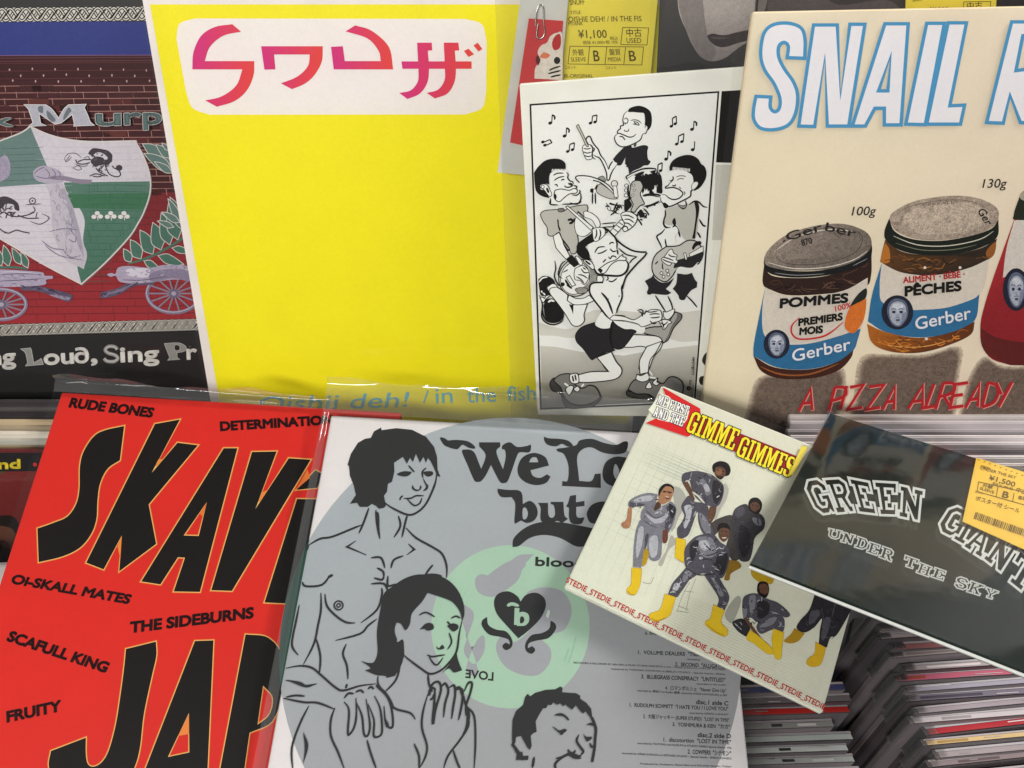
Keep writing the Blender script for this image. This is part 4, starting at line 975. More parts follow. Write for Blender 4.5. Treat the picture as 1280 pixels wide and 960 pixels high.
# ------------------------------------------------------------------ dark sleeve behind the cream one, with its own yellow price tag peeping over the edge
P_G = Plane(640, 500, 0.565, UP)
def dark_record():
    t = record('record_sleeve', 'dark record sleeve in glossy film with a yellow price tag, behind the cream sleeve', 'record', P_G, 1200, 500)
    cv = board('cover', t, P_G, [(952, -70), (1600, -70), (1450, 540), (905, 540)], .004, paper((58, 50, 50)))
    a = Art(P_G, grain=.3); a.fr(900, 0, 3.3684)
    a.C((88, 80, 80), '200,-40! 420,-40! 500,20 700,0 780,60! 200,60!'); a.C((40, 36, 38), '960,-40! 1500,-40! 1500,60! 1160,60!')
    a.C((120, 112, 110), '170,-40 200,-40 190,40 160,60'); a.build('cover_print', cv)
    tg = board('price_tag', t, P_G, [(1133, -60), (1246, -60), (1243, 40), (1130, 40)], .0003, paper((224, 202, 66)), lift=.001, bevel=0)
    c = Art(P_G, lift=.0012, grain=.05); c.fr(900, 0, 3.3684); I = (96, 80, 22)
    c.T(I, 'SKA', 806, 6, 846, 4, 14, off=.006); c.T(I, '¥1500', 880, 46, 958, 44, 16, off=.006); c.T(I, '中古', 1036, 36, 1100, 34, 22, off=.006)
    c._stroke(I, [(1022, 8), (1136, 6), (1130, 60), (1020, 60)], .8, True, False); c.build('tag_lettering', tg)
    film('plastic_sleeve', t, P_G, [(946, -80), (1600, -80), (1450, 540), (900, 540)], .003, M_FILM, .0006, .0015, seed=13)
dark_record()
# ================================================================== sleeves laid on top of the bins
# ------------------------------------------------------------------ red sleeve
P_R = Plane(640, 780, 0.478, FLAT)
def red_record():
    t = record('record_sleeve', 'bright red record sleeve with big slanted black letters with glowing orange edges', 'record', P_R, 170, 900)
    cv = board('cover', t, P_R, [(77, 490.5), (502, 516), (440, 1100), (-120, 1100)], .004, paper((200, 44, 34)))
    a = Art(P_R, gain=.86, grain=.06)
    a.P((218, 46, 38), '78,492 501,517 438,1098 -117,1098')
    OR, YE = (226, 120, 50), (244, 196, 120)
    KS = (24, 21, 20)
    a.fr(0, 480, 3.2)
    L1 = [('497,168! 480,305! 430,340 400,400 390,470 386,540 365,600 320,655 250,690 155,713! 150,578! 215,555 270,530 305,480 318,420 320,330 335,270 375,210 420,185',),
          ('620,160! 720,142! 608,355! 710,235! 792,245! 595,482! 625,640! 477,750! 488,605! 415,742! 345,715!',),
          ('895,257! 950,257! 800,832! 695,830! 740,695! 712,693! 642,802! 565,790!', '828,472! 795,608! 735,606!'),
          ('1008,272! 1107,270! 1022,500! 1155,297! 1243,303! 928,828! 845,825!',),
          ('1188,460! 1300,462! 1190,880! 1058,874!',), ('1185,424! 1262,345! 1290,360! 1270,415!', )]
    L2 = [('630,365! 780,328! 782,400 760,500 720,690 700,860 672,960 620,1060! 300,1070! 246,960 255,875! 430,808! 430,890 440,940 470,953 510,930 545,870 580,740 605,580 622,450',),
          ('975,325! 1068,322! 1034,1060! 690,1060!', '945,685! 947,882! 840,905!')]
    L3 = [('307,793! 335,797 352,820 352,868 340,902 312,916! 300,1000! 268,1000!', '329,857! 341,872 337,893 322,906!')]
    def glow():
        for lo in L: pass
    for fr, LL in (((0, 480, 3.2), L1), ((0, 720, 4), L2), ((0, 0, 1), L3)):
        a.fr(*fr)
        for L in LL:
            for q in L:
                p = smooth(parse(q), True)
                a._stroke(OR, p, 3.6, True, False); a._stroke(YE, p, 1.8, True, False)
        for L in LL: a.C(KS, *L)
    a.fr(0, 480, 3.2); a.P((236, 130, 60), '1230,340 1240,375 1185,423'); a.P((236, 140, 60), '1022,500 1050,432 1070,425'); a.P(YE, '1022,500 1032,474 1042,468')
    a.P((238, 146, 64), '608,355 634,302 652,300'); a.P(YE, '608,355 620,330 630,328'); a.P((238, 140, 60), '488,605 470,650 482,700'); a.P((236, 120, 54), '828,472 812,530 800,520')
    a.fr(0, 720, 4); a.P((238, 140, 70), '944,690 946,790 890,800')
    a.build('title_lettering', cv)
    b = Art(P_R, lift=.0003, grain=.04); D = (38, 12, 12)
    b.fr(0, 480, 3.2)
    b.T(D, 'RUDE BONES', 277, 92, 612, 134, 36, off=.052, shear=.2); b.T(D, 'DETERMINATION', 884, 187, 1330, 160, 34, off=.055)
    b.fr(0, 720, 4)
    b.T(D, 'Oi-SKALL MATES', 60, 36, 650, 140, 44, off=.052, shear=.2); b.T(D, 'THE SIDEBURNS', 660, 282, 1270, 208, 50, off=.052, shear=.14)
    b.T(D, 'SCAFULL KING', 36, 322, 532, 484, 50, off=.052, shear=.15); b.T(D, 'FRUITY', 38, 730, 312, 672, 50, off=.052, shear=.15)
    b.build('band_names', cv)
    film('plastic_sleeve', t, P_R, [(70, 490), (506, 514), (444, 1110), (-135, 1110)], .0026, M_FILMT, .0008, .0035, 70, 50, seed=21)
    film('sleeve_flap', t, P_R, [(73, 476), (420, 503), (420, 516), (70, 492)], .0030, M_FLAP, .0015, .008, 110, 12, seed=22)
red_record()

# ------------------------------------------------------------------ clear picture disc sleeve
P_W = Plane(640, 780, 0.470, FLAT)
def disc_record():
    t = record('picture_disc', 'grey and white picture disc in a clear sleeve with ink drawings of a couple', 'record', P_W, 640, 940)
    cv = board('cover', t, P_W, [(414, 519.5), (893, 546), (950, 1100), (309, 1100)], .0016, paper((196, 192, 194)))
    G = .86
    a = Art(P_W, gain=G, grain=.05)
    a.P((222, 218, 220), '415,521 892,547 948,1098 311,1098')
    disc = a.ring_world(638, 785, .1345)
    a._poly((36, 76, 66), [disc])
    def clipl(pts, A, B):
        def sd(p): return (B[0] - A[0]) * (p[1] - A[1]) - (B[1] - A[1]) * (p[0] - A[0])
        out = []
        for i, p in enumerate(pts):
            q = pts[(i + 1) % len(pts)]; sp, sq = sd(p), sd(q)
            if sp <= 0: out.append(p)
            if (sp <= 0) != (sq <= 0):
                u = sp / (sp - sq); out.append((p[0] + (q[0] - p[0]) * u, p[1] + (q[1] - p[1]) * u))
        return out
    gd = clipl(disc, (385.5, 682), (353, 852))
    a._poly(grad((166, 174, 180), (156, 156, 160), (560, 560), (760, 900)), [gd])  # grey darkens to the lower right: shade painted into the disc colour
    lab = a.ring_world(638, 779, .0465); MT = (164, 196, 174); LV = (157, 159, 166)
    a._poly(MT, [lab])
    a.fr(560, 500, 4)
    a.C(LV, '430,770! 380,830 350,900 290,950 220,985 150,960 135,900 160,872 200,880 190,910 170,905 200,930 250,900 280,850 320,800 360,775')
    a.fr(600, 720, 4)
    a.C(LV, '0,60 60,80 120,70 170,40 200,-20 230,-60 160,-80 60,-20 20,20'); a.C(LV, '230,90 300,58 400,70 450,130 455,200 420,270 350,290 290,300 350,360 350,430 300,490 230,498 150,470 100,420 80,350 110,300 170,330 240,280 280,200 260,140')
    a.C(LV, '-110,160 -60,155 -30,200 -60,300 -80,380 -30,440 20,380 20,300 -20,330 -70,470 -10,470')
    a.C((196, 216, 200), '330,200! 340,170 350,180 340,210'); a.fr(320, 720, 4); a.S((150, 190, 164), .8, '990,140 1040,50', '1005,160 1060,60', '1060,110 1085,80')
    # faint ruled ink of the label print
    a.fr(600, 720, 4); a.S((150, 186, 164), 2.4, '440,440 460,380 480,300', '420,430 445,360')
    a.build('disc_print', cv)
    b = Art(P_W, lift=.00022, gain=.8, grain=.04)
    I = (44, 45, 46)
    # ------- lettering
    b.fr(560, 500, 4)
    b.C(I, '0,203! 40,200 95,206 128,226 135,243 105,240 72,225 48,246 15,242! -20,225 -40,190 -20,190')
    b.C(I, '70,258 92,248 118,252 136,270 152,310 166,345! 184,300 186,268 156,232! 155,212! 260,212! 262,232! 242,262 275,348! 288,290 285,252 270,245 275,225 310,212 345,235 395,230 412,224 415,240 405,262 360,262 345,280 322,345 300,403 285,415 262,412 240,375 215,325! 190,375 168,404 150,410 130,400 100,330')
    b.C(I, '350,330 375,285 430,265 485,285 505,328! 412,352! 425,380 460,390 495,372! 513,384! 490,415 440,426 385,410 352,375', '405,312! 418,290 442,288 452,312!')
    b.C(I, '480,184! 505,192 560,195 602,205 625,230 598,233 570,220 540,232 500,225 482,205')
    b.C(I, '545,245 590,238 640,226 660,202 720,195 780,215 840,225 880,208 900,215 886,262 830,272 770,262 720,238 680,243 652,268 645,300 650,350 656,405! 715,406 735,370! 763,368! 764,440! 570,430! 572,406! 598,402 602,330 580,272 550,258')
    b.C(I, '772,365 790,310 840,284 900,290! 900,442! 830,434 785,410', '836,320 855,350 855,390 838,395 826,360')
    b.C(I, '248,444! 300,450 350,452 370,470 374,520! 410,505 440,530 448,570 430,603 395,615 365,603! 335,620! 332,600 336,520 318,486! 270,486 250,465', '374,545 390,540 400,568 390,595 374,592')
    b.C(I, '450,515! 500,515! 502,575 520,590 535,572 530,530 514,520! 514,510! 577,510! 582,575 600,595! 570,616! 545,605 510,621 472,610 462,590 463,540')
    b.C(I, '610,480! 640,475! 640,512! 682,505! 682,530! 641,535! 645,585 682,588! 665,620 620,618 605,588 605,540! 590,532! 600,515')
    b.C(I, '695,560 720,524 770,508 820,520! 800,620! 720,617 698,592')
    b.C(I, '322,735! 330,690 385,640 460,612 560,612 640,625 740,645! 700,730! 640,732 560,690 480,675 410,690 355,730')
    b.T(I, 'blood', 438, 828, 680, 838, 42, off=.035)
    b.fr(600, 720, 4)
    b.C(I, '192,312! 140,255 85,190 70,130 90,90 140,77 185,100 203,128! 230,95 280,84 320,110 328,155 300,215 240,275')
    b.S(MT, 4.2, '135,150 160,140 195,150'); b.S(MT, 6, '185,160 182,245!', taper=False); b.C(MT, '175,205 205,180 240,190 245,225 225,248 185,250!', '202,206 216,204 222,222 212,236 200,234')
    for f in (lambda x, y: (x, y), lambda x, y: (388 - x, y + 18)):
        p = [(*f(x, y), c) for x, y, c in parse('35,205! 42,245 80,268 130,278 160,318 158,355 130,371 112,352 128,334 148,342 142,318 105,305 45,292 10,250 12,222')]
        b._poly(I, [smooth(p, True)])
    b.T(I, 'LOVE', 500, 0, 500, 0, 1) if False else None
    b.fr(320, 720, 4); b.T(I, 'LOVE', 1185, 523, 1048, 508, 40, off=.025, up=(.05, -1))
    b.fr(600, 720, 4)
    b.build('lettering', cv); b = Art(P_W, lift=.00022, gain=.8, grain=.04); b.fr(600, 720, 4)
    def tx(s, x0, y0, x1, y1, h, off=.012): b.T((62, 62, 66), s, x0, y0, x1, y1, h, off=off)
    tx('6. BALLROOM', 825, 293, 960, 298, 15); tx('1.  VOLUME DEALERS  "Thursday"', 790, 390, 1150, 404, 18, .02); tx('recorded at', 1035, 420, 1100, 423, 8)
    tx('2.  SECOND  "ALLIGATOR"', 975, 450, 1240, 463, 18, .02)
    tx('RECORDED & RECORDER BY KEN SEKI at MUSIC STUDIO HARVESTA in Oct. / MIXED at the FULL COPY OF THE PRESS', 468, 437, 1225, 472, 8); tx('mastered by YOSHIAKI KONDOH at BERLIN STUDIO – Special thanks : ERIKA', 655, 468, 1225, 496, 8)
    tx('3.  BLUEGRASS CONSPIRACY  "UNTITLED"', 806, 512, 1225, 530, 19, .02); tx('recorded at the studio', 1080, 543, 1230, 549, 8)
    tx('4.  ロマンポルシェ  "Never Give Up"', 925, 568, 1230, 582, 17, .012); tx('recorded by 長谷川 at Studio 極楽, mixed by SHIGE KAWAMURA at BIT', 785, 577, 1236, 602, 9)
    tx('disc.1 side C', 1080, 640, 1240, 648, 21, .025); tx('1.  RUDOLPH SCHMITT  "I HATE YOU / I LOVE YOU"', 748, 653, 1240, 674, 18, .018); tx('recorded by KENZO at BUILDIT', 1045, 689, 1243, 697, 8)
    tx('2.  大阪ジャッキー (SUPER STUPID)  "LOST IN TIME"', 815, 710, 1246, 730, 17, .012); tx('3.  YOSHIMURA & KEN  "カカ"', 962, 750, 1248, 764, 18, .018)
    tx('disc.2 side D', 1088, 805, 1253, 812, 21, .025); tx('1.  discotortion  "LOST IN TIME"', 917, 827, 1253, 842, 20, .015); tx('recorded by TSUTOMU and KUZUMI at STUDIO GREEN Special thanks : Mia', 787, 840, 1256, 864, 9)
    tx('2.  COWPERS  "シナモン"', 1038, 888, 1253, 898, 20, .018); tx('recorded by KENJI KURODA at UPSTAIRS STUDIO – Special thanks : EMIKO KONDO', 710, 890, 1256, 918, 9); tx('Produced by Sweaters, Recorded and SOUND Studio, Tokyo', 800, 942, 1256, 957, 8)
    b.build('credits_lettering', cv)
    # ------- drawings
    c = Art(P_W, lift=.0004, gain=.8, grain=.04)
    c.fr(320, 480, 4)
    c.P(I, '575,270 590,238 625,219 628,232 700,222 780,230 850,265 890,315 905,365 908,430 922,465 905,460 890,420 872,385 860,370 850,395 838,365 820,395 800,350 785,390 770,370 755,400 735,365 690,395 692,440 680,490 660,500 655,540 640,560 650,610 640,620 615,625 600,610 580,600 560,615 520,615 505,595 470,600 500,555 490,510 470,460 465,410 458,405 475,350 510,295 545,275')
    w = 2.6
    c.S(I, w * .8, '762,408 780,428 792,442', '835,470 832,440 852,420')
    c.C(I, '705,452 735,438 775,440 772,452 755,462 730,462'); c.C(I, '838,440 880,438 884,455 862,464 845,456')
    c.C(I, '833,465! 850,495 862,510 855,530 835,535 850,515 840,490'); c.C(I, '782,505! 795,525 815,528 822,508 828,520 815,535 795,535 780,522')
    c.S(I, w * .8, '738,573 775,572 800,560 840,560', '756,576 790,608 818,598 830,570', '720,582 724,568 736,560')
    c.S(I, w, '640,590 680,620 760,655 810,640 850,600 880,540 898,490 905,440', '565,620 540,690 515,748', '600,630 605,700 620,775', '712,660 722,712 690,768', '757,655 745,700 730,768', '530,705 480,725 380,765 320,775 262,808', '750,720 800,770 880,815 930,850 953,910 953,970', '500,785! 455,815! 552,856!', '762,800! 792,828! 755,855!', '575,870 625,870 645,922', '738,860 690,880 675,922', '605,920 635,938 640,965', '845,957 868,925 885,905')
    c.C(I, '595,640! 615,650 618,720 622,775! 608,720'); c.S(I, w, '262,808 255,830', taper=False); c.S(I, w * 1.3, '820,962 880,955 930,962', '360,968 385,955')
    c.fr(320, 720, 4)
    c.S(I, w, '232,30 250,52 330,45 372,-5', '217,145 200,230 185,300 182,355 212,397', '325,85 325,170 310,250 290,340 238,442', '300,310 322,400 318,485', '345,90 355,150 400,200 450,232 497,236', '660,80 640,40 575,40', '628,60 630,95 605,170 525,235', '605,215 560,250 520,290 398,323', '452,340 435,390 455,450 460,517', '455,540 450,562', '590,10 630,20 640,0', '660,0 660,50 700,40')
    c.E(I, 413, 148, 22, 22, ring=1.8); c.E(I, 413, 148, 9, 9, ring=1.5)
    c.C(I, '640,90 680,55 740,15 800,-5 860,-5 940,10 1000,60 1035,130 1042,190 1030,228! 1020,180 980,130 920,105 858,85! 830,130 780,188 770,240 748,272 725,240 700,234! 688,275 705,330 735,320 742,395! 725,450 695,500! 655,510! 645,500 600,495 545,472! 572,460 525,425! 560,435 590,430 608,380 605,280 620,180')
    c.C(I, '1003,382! 1010,420 1030,472! 990,483 965,463 930,486! 968,440')
    c.S(I, w, '1030,225 1016,290 1002,380 960,440 920,475 870,490 820,460 760,415 738,395', '705,325 690,290 690,255 700,235')
    c.S(I, w * .8, '815,197 850,183 895,206', '975,212 1000,202 1022,212', '955,228 970,245 975,268', '965,285 978,330 958,368', '855,395 880,404 910,400 946,395', '865,405 890,440 910,442 936,408')
    c.C(I, '818,268! 850,238 882,240 888,265 860,274 842,266'); c.C(I, '955,250! 980,238 1008,245 1010,265 985,278'); c.C(I, '902,352 915,362 930,345 942,362 925,368 908,366')
    c.S(I, w, '722,440 700,520 645,580', '860,490 865,540 882,580', '610,500 612,545 650,592 690,660 770,685 797,718', taper=True)
    c.S(I, w * 1.2, '600,545 650,590 690,660')
    c.S(I, w, '150,462 220,450 280,460 330,500 400,560 440,573 520,550 600,540', '150,522 220,535 250,550 305,540', '138,612 240,632 310,635 395,668', '150,606 200,598 245,602', '395,660 375,720 375,800 410,880 442,965', '440,630 465,670 460,770 465,795 490,760 502,700 500,610', '500,630 530,700 540,790 560,797 570,740 550,615', '560,640 590,720 588,795 605,806 628,790 630,740 620,660 592,600', '640,650 650,740 682,757 682,690 660,610 600,552', '442,612 462,588 490,590', '498,582 522,572 540,586', '560,566 575,555 590,567', '265,650 220,740 180,860 185,970', '555,820 575,890 602,965', '860,590 835,680 830,760 855,850 845,910 815,965', '790,838 815,900 815,960', '1040,600 1050,650 1090,700 1097,830 1090,970', '1060,680 1062,750 1020,820 960,900 938,965', '985,870 1005,930 1022,968')
    c.C(I, '236,778! 262,850 236,942! 244,860'); c.C(I, '150,520! 250,545 305,538! 250,558'); c.C(I, '1050,640! 1070,690 1062,740 1020,820! 1050,740')
    for q in ('870,600 880,545 912,530 925,570 900,660 885,742', '925,560 945,538 962,575 945,640 938,708', '965,560 990,548 996,590 985,660 978,716', '1000,570 1030,568 1032,620 1022,680 1012,722', '1040,580 1062,535 1080,540 1070,590 1050,650 1050,700', '895,560 890,650 880,742', '862,600 875,560 900,570', '870,620 885,610 890,590', '1030,600 1020,560 1000,560'): c.S(I, w * 1.1, q)
    c.C(I, '890,640! 905,640 892,742! 878,742!'); c.C(I, '640,700! 665,745 650,755')
    # man at the bottom
    c.fr(640, 830, 8)
    c.P(I, '0,700 5,560 40,470 110,410 130,330 155,300 180,325 230,290 330,262 430,255 480,228 503,240 500,285 560,290 640,295 680,320 680,350 740,390 790,450 802,545 780,535 735,475 710,497 680,470 638,415 602,458 560,430 530,405 515,425 480,395 455,410 410,385 395,410 355,410 345,440 310,445 270,510 235,575 245,680 215,690 185,720 195,820 180,860 150,830 90,720 40,730 30,800 0,770')
    c.S(I, 3.6, '795,535 835,640 830,740 822,850 800,980', '0,800 60,880 110,960', taper=False)
    c.C(I, '418,515! 450,498 500,495 545,525 572,560! 560,565 520,530 480,520'); c.C(I, '395,625! 430,640 470,665 520,650 547,665 520,690 495,712 470,690')
    c.C(I, '738,608! 780,590 815,605 830,625 780,612'); c.C(I, '706,695! 740,728 795,730 790,755 750,775 728,745')
    c.S(I, 2.9, '668,708 645,770 688,840 712,878 680,918', '555,855 580,888 615,890 632,862', '435,945 500,932 560,905 620,935 690,945'); c.S(I, 2.4, '775,790 795,830 815,820')
    c.C(I, '40,960! 50,900 100,880 110,920 160,920 160,960!')
    c.fr(600, 720, 4)
    c.S(I, 3.2, '380,968 378,935 440,892 505,905', '270,905 262,960', '160,830 190,890 225,920')
    c.build('ink_drawing', cv)
    film('plastic_sleeve', t, P_W, [(405, 518), (940, 548), (955, 1110), (292, 1110)], .0028, M_FILMW, .0005, .004, 60, 50, seed=31)
    film('sleeve_flap', t, P_W, [(411, 478), (850, 505), (893, 547), (405, 518)], .0030, M_FLAP, .0012, .006, 110, 12, seed=32)
    film('sleeve_margin', t, P_W, [(405, 518), (413, 519), (309, 1100), (290, 1100)], .0031, M_FLAP, .0008, .001, 8, 60, seed=33)
disc_record()

# ------------------------------------------------------------------ small sleeve with the group in silver suits
P_M = Plane(640, 780, 0.452, FLAT)
def group_record():
    t = record('record_sleeve', 'pale green record sleeve tilted to the right, showing men in silver suits and yellow boots', 'record', P_M, 870, 810)
    cv = board('cover', t, P_M, [(827.5, 481.5), (1110, 594.5), (1028, 892.5), (705, 735)], .0040, paper((216, 216, 200)), bevel=.0008)
    gn = .84
    a = Art(P_M, gain=gn, grain=.08)
    a.P(grad((226, 230, 212), (228, 226, 208), (740, 700), (980, 560)), '828,483.5 1108,595.5 1027,890 707,734')
    # tiled wall lines of the photograph
    GL = (190, 198, 186)
    def lerp(A, B, t_): return (A[0] + (B[0] - A[0]) * t_, A[1] + (B[1] - A[1]) * t_)
    tl, tr, br, bl = (828, 483.5), (1108, 595.5), (1027, 890), (707, 734)
    rnd = random.Random(9)
    for i in range(11):
        v = .26 + i * .042; a._stroke(GL, [lerp(lerp(tl, bl, v), lerp(tr, br, v), u) for u in (.03, .2, .42)], .55, False, True)
    for i in range(11):
        u = .05 + i * .036; a._stroke(GL, [lerp(lerp(tl, bl, v), lerp(tr, br, v), u) for v in (.2, .5, .88)], .55, False, True)
    for i in range(16):
        v = .80 + i * .012; a._stroke((206, 204, 186), [lerp(lerp(tl, bl, v), lerp(tr, br, v), u) for u in (.3, .6, .97)], .6, False, True)
    for i in range(7):
        v = .27 + i * .014; a._stroke((170, 186, 178), [lerp(lerp(tl, bl, v), lerp(tr, br, v), u) for u in (.06, .25, .4)], .5, False, True)
    SKN, SK2, SV, SD, SDD, SH, YB, YD, HR = (176, 128, 96), (104, 74, 58), (128, 128, 138), (84, 82, 92), (48, 46, 52), (182, 184, 192), (232, 196, 40), (186, 150, 30), (34, 28, 28)
    # shadows printed in the cover photograph
    SHW = (178, 178, 170)
    a.fr(770, 560, 6.4)
    a.C(SHW, '450,320 520,330 560,400 545,480 500,560 470,640 440,660 470,480'); a.C((186, 184, 176), '860,290 900,330 880,420 830,500 790,600 800,480'); a.C((180, 178, 170), '440,700 480,760 420,820 370,940 340,920 400,820')
    a.fr(770, 670, 6.4); a.S((164, 164, 152), .7, '640,340 590,460 560,600', '590,370 530,480 490,600', '540,440 620,450', '500,560 580,590', '480,600 580,612', '215,370 275,380 300,330', taper=False); a.C((170, 170, 160), '870,640 900,560 970,480 1000,520 960,640 920,700')
    # figure with cap (back, middle)
    a.fr(770, 560, 6.4); a.grain = .38
    a.C((74, 70, 70), '700,640 760,600 830,560 930,540 965,640 1000,760 990,880 930,900 880,800 900,700 860,640 790,700 760,730')
    a.C(SD, '530,215 565,195 650,185 760,212 810,250 855,290 862,350 840,430 800,470 720,455 640,400 605,330 590,265 560,262 545,292 525,260')
    a.C(SV, '690,240 740,300 760,360 720,380 700,320 670,270'); a.C(SH, '700,300 730,290 750,340 720,350'); a.C(SDD, '780,260 850,300 850,380 800,450 770,380')
    a.C(SK2, '530,280! 572,268! 612,350 620,420 590,380'); a.S((224, 220, 208), 2.2, '610,352 660,390 716,456'); a.C(SK2, '585,360 610,370 630,410 610,430 590,400'); a.C(SK2, '750,470! 805,468! 790,550 748,608 730,540')
    a.C(SD, '585,385 630,430 700,440 740,480 730,560 775,650 775,725 700,690 660,600 650,510 610,620 570,705 500,722 488,650 520,600 545,540 520,470 560,400')
    a.C(SH, '545,470 600,460 600,540 560,640 540,620 560,550'); a.C(SV, '660,520 720,560 760,660 740,700 690,640')
    a.W('540,215 650,190 760,216 810,255 850,300 835,420 780,460 700,440 640,390 600,300', 30, [SH, SDD, SV, (200, 202, 208), SD], 38, .8, 1)
    a.W('540,470 600,410 720,470 775,700 700,680 650,560 560,690 500,700', 22, [SH, SDD, SV, (200, 202, 208), SD], 38, .8, 2)
    a.C(HR, '770,170 778,130 830,106 890,122 916,170 905,215 872,228! 872,180 840,150 800,160 785,200'); a.C(SK2, '788,190 805,158 840,150 874,178 872,222 838,250 800,232'); a.C((150, 104, 78), '800,180 830,168 850,190 830,215 805,210')
    a.fr(770, 670, 6.4); a.C(YB, '480,14! 556,30! 552,130 540,216! 470,172!', ol=YD, grain=.1, ow=.5)
    # left figure
    a.fr(770, 560, 6.4)
    a.C(SV, '95,445 120,410 190,375 265,360 335,372! 320,440 310,490! 400,450 440,430 482,480 472,560 445,640 400,700 370,665 280,625 200,575 205,500 230,470 165,460 150,475 110,482')
    a.C(SH, '140,420 220,385 300,385 280,420 200,430'); a.C(SH, '230,520 320,570 420,520 380,590 300,600'); a.C(SD, '400,470 470,480 460,570 430,640 400,680 390,600 420,540'); a.C(SD, '110,430 150,440 230,450 200,470 150,470 112,480')
    a.C(SDD, '420,450 475,480 470,540 440,560')
    a.W('110,440 190,380 330,375 400,450 470,490 440,630 390,690 280,620 210,570 215,500 150,470', 40, [SH, SDD, SV, (200, 202, 208), SD], 38, .8, 3)
    a.W('190,590 360,660 350,860 280,890 250,760 200,940 140,940 150,700', 30, [SH, SDD, SV, (200, 202, 208), SD], 38, .8, 4)
    a.S(SD, 1.2, '220,580 290,625 370,655', '260,520 310,560 390,540', '240,500 280,540')
    a.C(SKN, '95,482! 128,470! 122,585 104,640 60,642 42,605 82,570'); a.S((130, 88, 64), .6, '48,612 80,600', '64,636 92,612')
    a.C(SV, '190,575! 280,625 372,650! 368,760 355,880 300,905 255,865 246,740 220,880 200,960! 135,950! 140,800 158,660')
    a.C(SH, '180,650 220,640 210,760 170,880 160,800'); a.C(SH, '270,720 330,710 330,840 290,880 265,820'); a.C(SD, '235,700 260,690 250,760 225,860 215,900 228,780')
    a.C((112, 66, 54), '372,660! 412,650! 415,720 400,760 372,752')
    a.C(HR, '338,375 345,330 375,295 415,286 458,310 463,345! 430,440! 445,360 420,320 385,325 360,360 345,400'); a.C(SKN, '340,400 362,350 395,310 440,315 458,350 440,410 405,440 370,452 340,430'); a.S((60, 44, 40), 1, '380,345 415,352 450,358', taper=False); a.S((232, 214, 200), .8, '395,388 420,396'); a.C((84, 60, 44), '300,490! 330,430 360,458 340,485 310,505')
    a.fr(770, 670, 6.4)
    a.C(YD, '228,108 262,132 240,222 208,236'); a.C(YB, '125,254! 206,262! 196,370 178,430 150,472 95,462 88,420 120,380', ol=YD, grain=.1, ow=.4); a.S(YD, 1.2, '92,440 120,468 150,470')
    # right back figure, its tones darkened to paint in the green sleeve's shade
    a.fr(770, 560, 6.4)
    a.C((66, 63, 68), '930,540 960,480 1040,450 1080,510 1140,520 1187,570 1180,650 1110,720 1090,830 1060,905 990,900 965,820 935,700 920,620')
    a.C(SD, '950,500 1010,470 1030,520 970,560'); a.C(SDD, '990,620 1060,660 1070,800 1020,880 980,780'); a.C(SV, '1090,560 1150,570 1160,620 1110,610')
    a.W('940,540 1040,460 1140,525 1180,600 1090,800 1000,890 970,800 930,620', 26, [SDD, (84, 80, 86), SD, (40, 38, 42)], 40, .8, 5)
    a.C(HR, '1058,445 1080,405 1130,400 1166,440 1160,495 1130,530 1085,515 1062,490'); a.C(SK2, '1072,455 1110,432 1146,455 1146,490 1120,512 1085,500')
    a.fr(770, 670, 6.4); a.C((150, 116, 40), '905,190! 980,205! 1000,250 920,300 905,352 865,350 880,290'); a.C((190, 158, 40), '1075,255! 1160,270 1270,330! 1240,385 1150,372 1085,320')
    # front figure
    a.fr(770, 560, 6.4)
    a.C(SD, '552,800 620,720 700,690 780,692 830,750 895,800 905,880 890,960 850,1040 780,1028 700,1004 640,1014 560,960 545,880')
    a.C(SV, '640,730 720,710 780,740 800,850 740,880 680,850'); a.C(SH, '660,760 720,740 750,800 700,820'); a.C(SDD, '590,780 660,740 640,850 600,920'); a.C(SDD, '820,850 890,850 880,950 840,1020 790,960'); a.S(SDD, 1.5, '660,900 720,890 780,900', '700,760 760,820 800,800', '680,840 740,860 820,830', taper=True); a.E(SH, 678, 882, 16, 11)
    a.W('560,800 700,695 780,700 890,800 880,950 840,1020 700,1000 570,950', 46, [SH, SDD, SV, (200, 202, 208), SD], 44, .8, 6)
    a.C(HR, '808,650 830,605 885,606 912,645 905,690! 890,650 850,640 825,665'); a.C(SK2, '820,665 855,640 905,655 902,710 865,752 825,722'); a.S((220, 210, 200), .8, '850,722 880,716')
    a.fr(770, 670, 6.4)
    a.C(SD, '560,250! 640,310 590,350 545,415 490,492! 415,466! 450,380 510,310'); a.C(SH, '470,380 510,390 480,450 450,440'); a.C(SV, '560,280 610,300 560,350 530,350')
    a.C(SD, '700,310! 800,290! 850,380 905,490 870,592! 803,570! 818,500 760,400'); a.C(SV, '760,330 810,380 860,470 830,480 790,400'); a.S(SDD, 1.3, '820,545 870,560', '440,430 500,450', '560,255 640,308 720,312 800,300')
    a.W('560,255 640,310 545,415 490,485 420,460 455,380', 16, [SH, SDD, SV, (200, 202, 208), SD], 38, .8, 7)
    a.W('700,312 800,295 900,490 870,585 806,565 818,500', 16, [SH, SDD, SV, (200, 202, 208), SD], 38, .8, 8)
    for q, s_ in (('390,464! 476,490! 455,570 425,640 340,682 278,672 270,622 350,588', '275,655 330,678 410,650'), ('777,550! 868,596! 840,690 892,752 880,802 820,792 720,722 716,682 750,660', '722,705 800,770 870,798')):
        a.C(YB, q, ol=YD, grain=.1, ow=.4); a.S(YD, 1.4, s_)
    # seated figure
    a.fr(880, 700, 6.4)
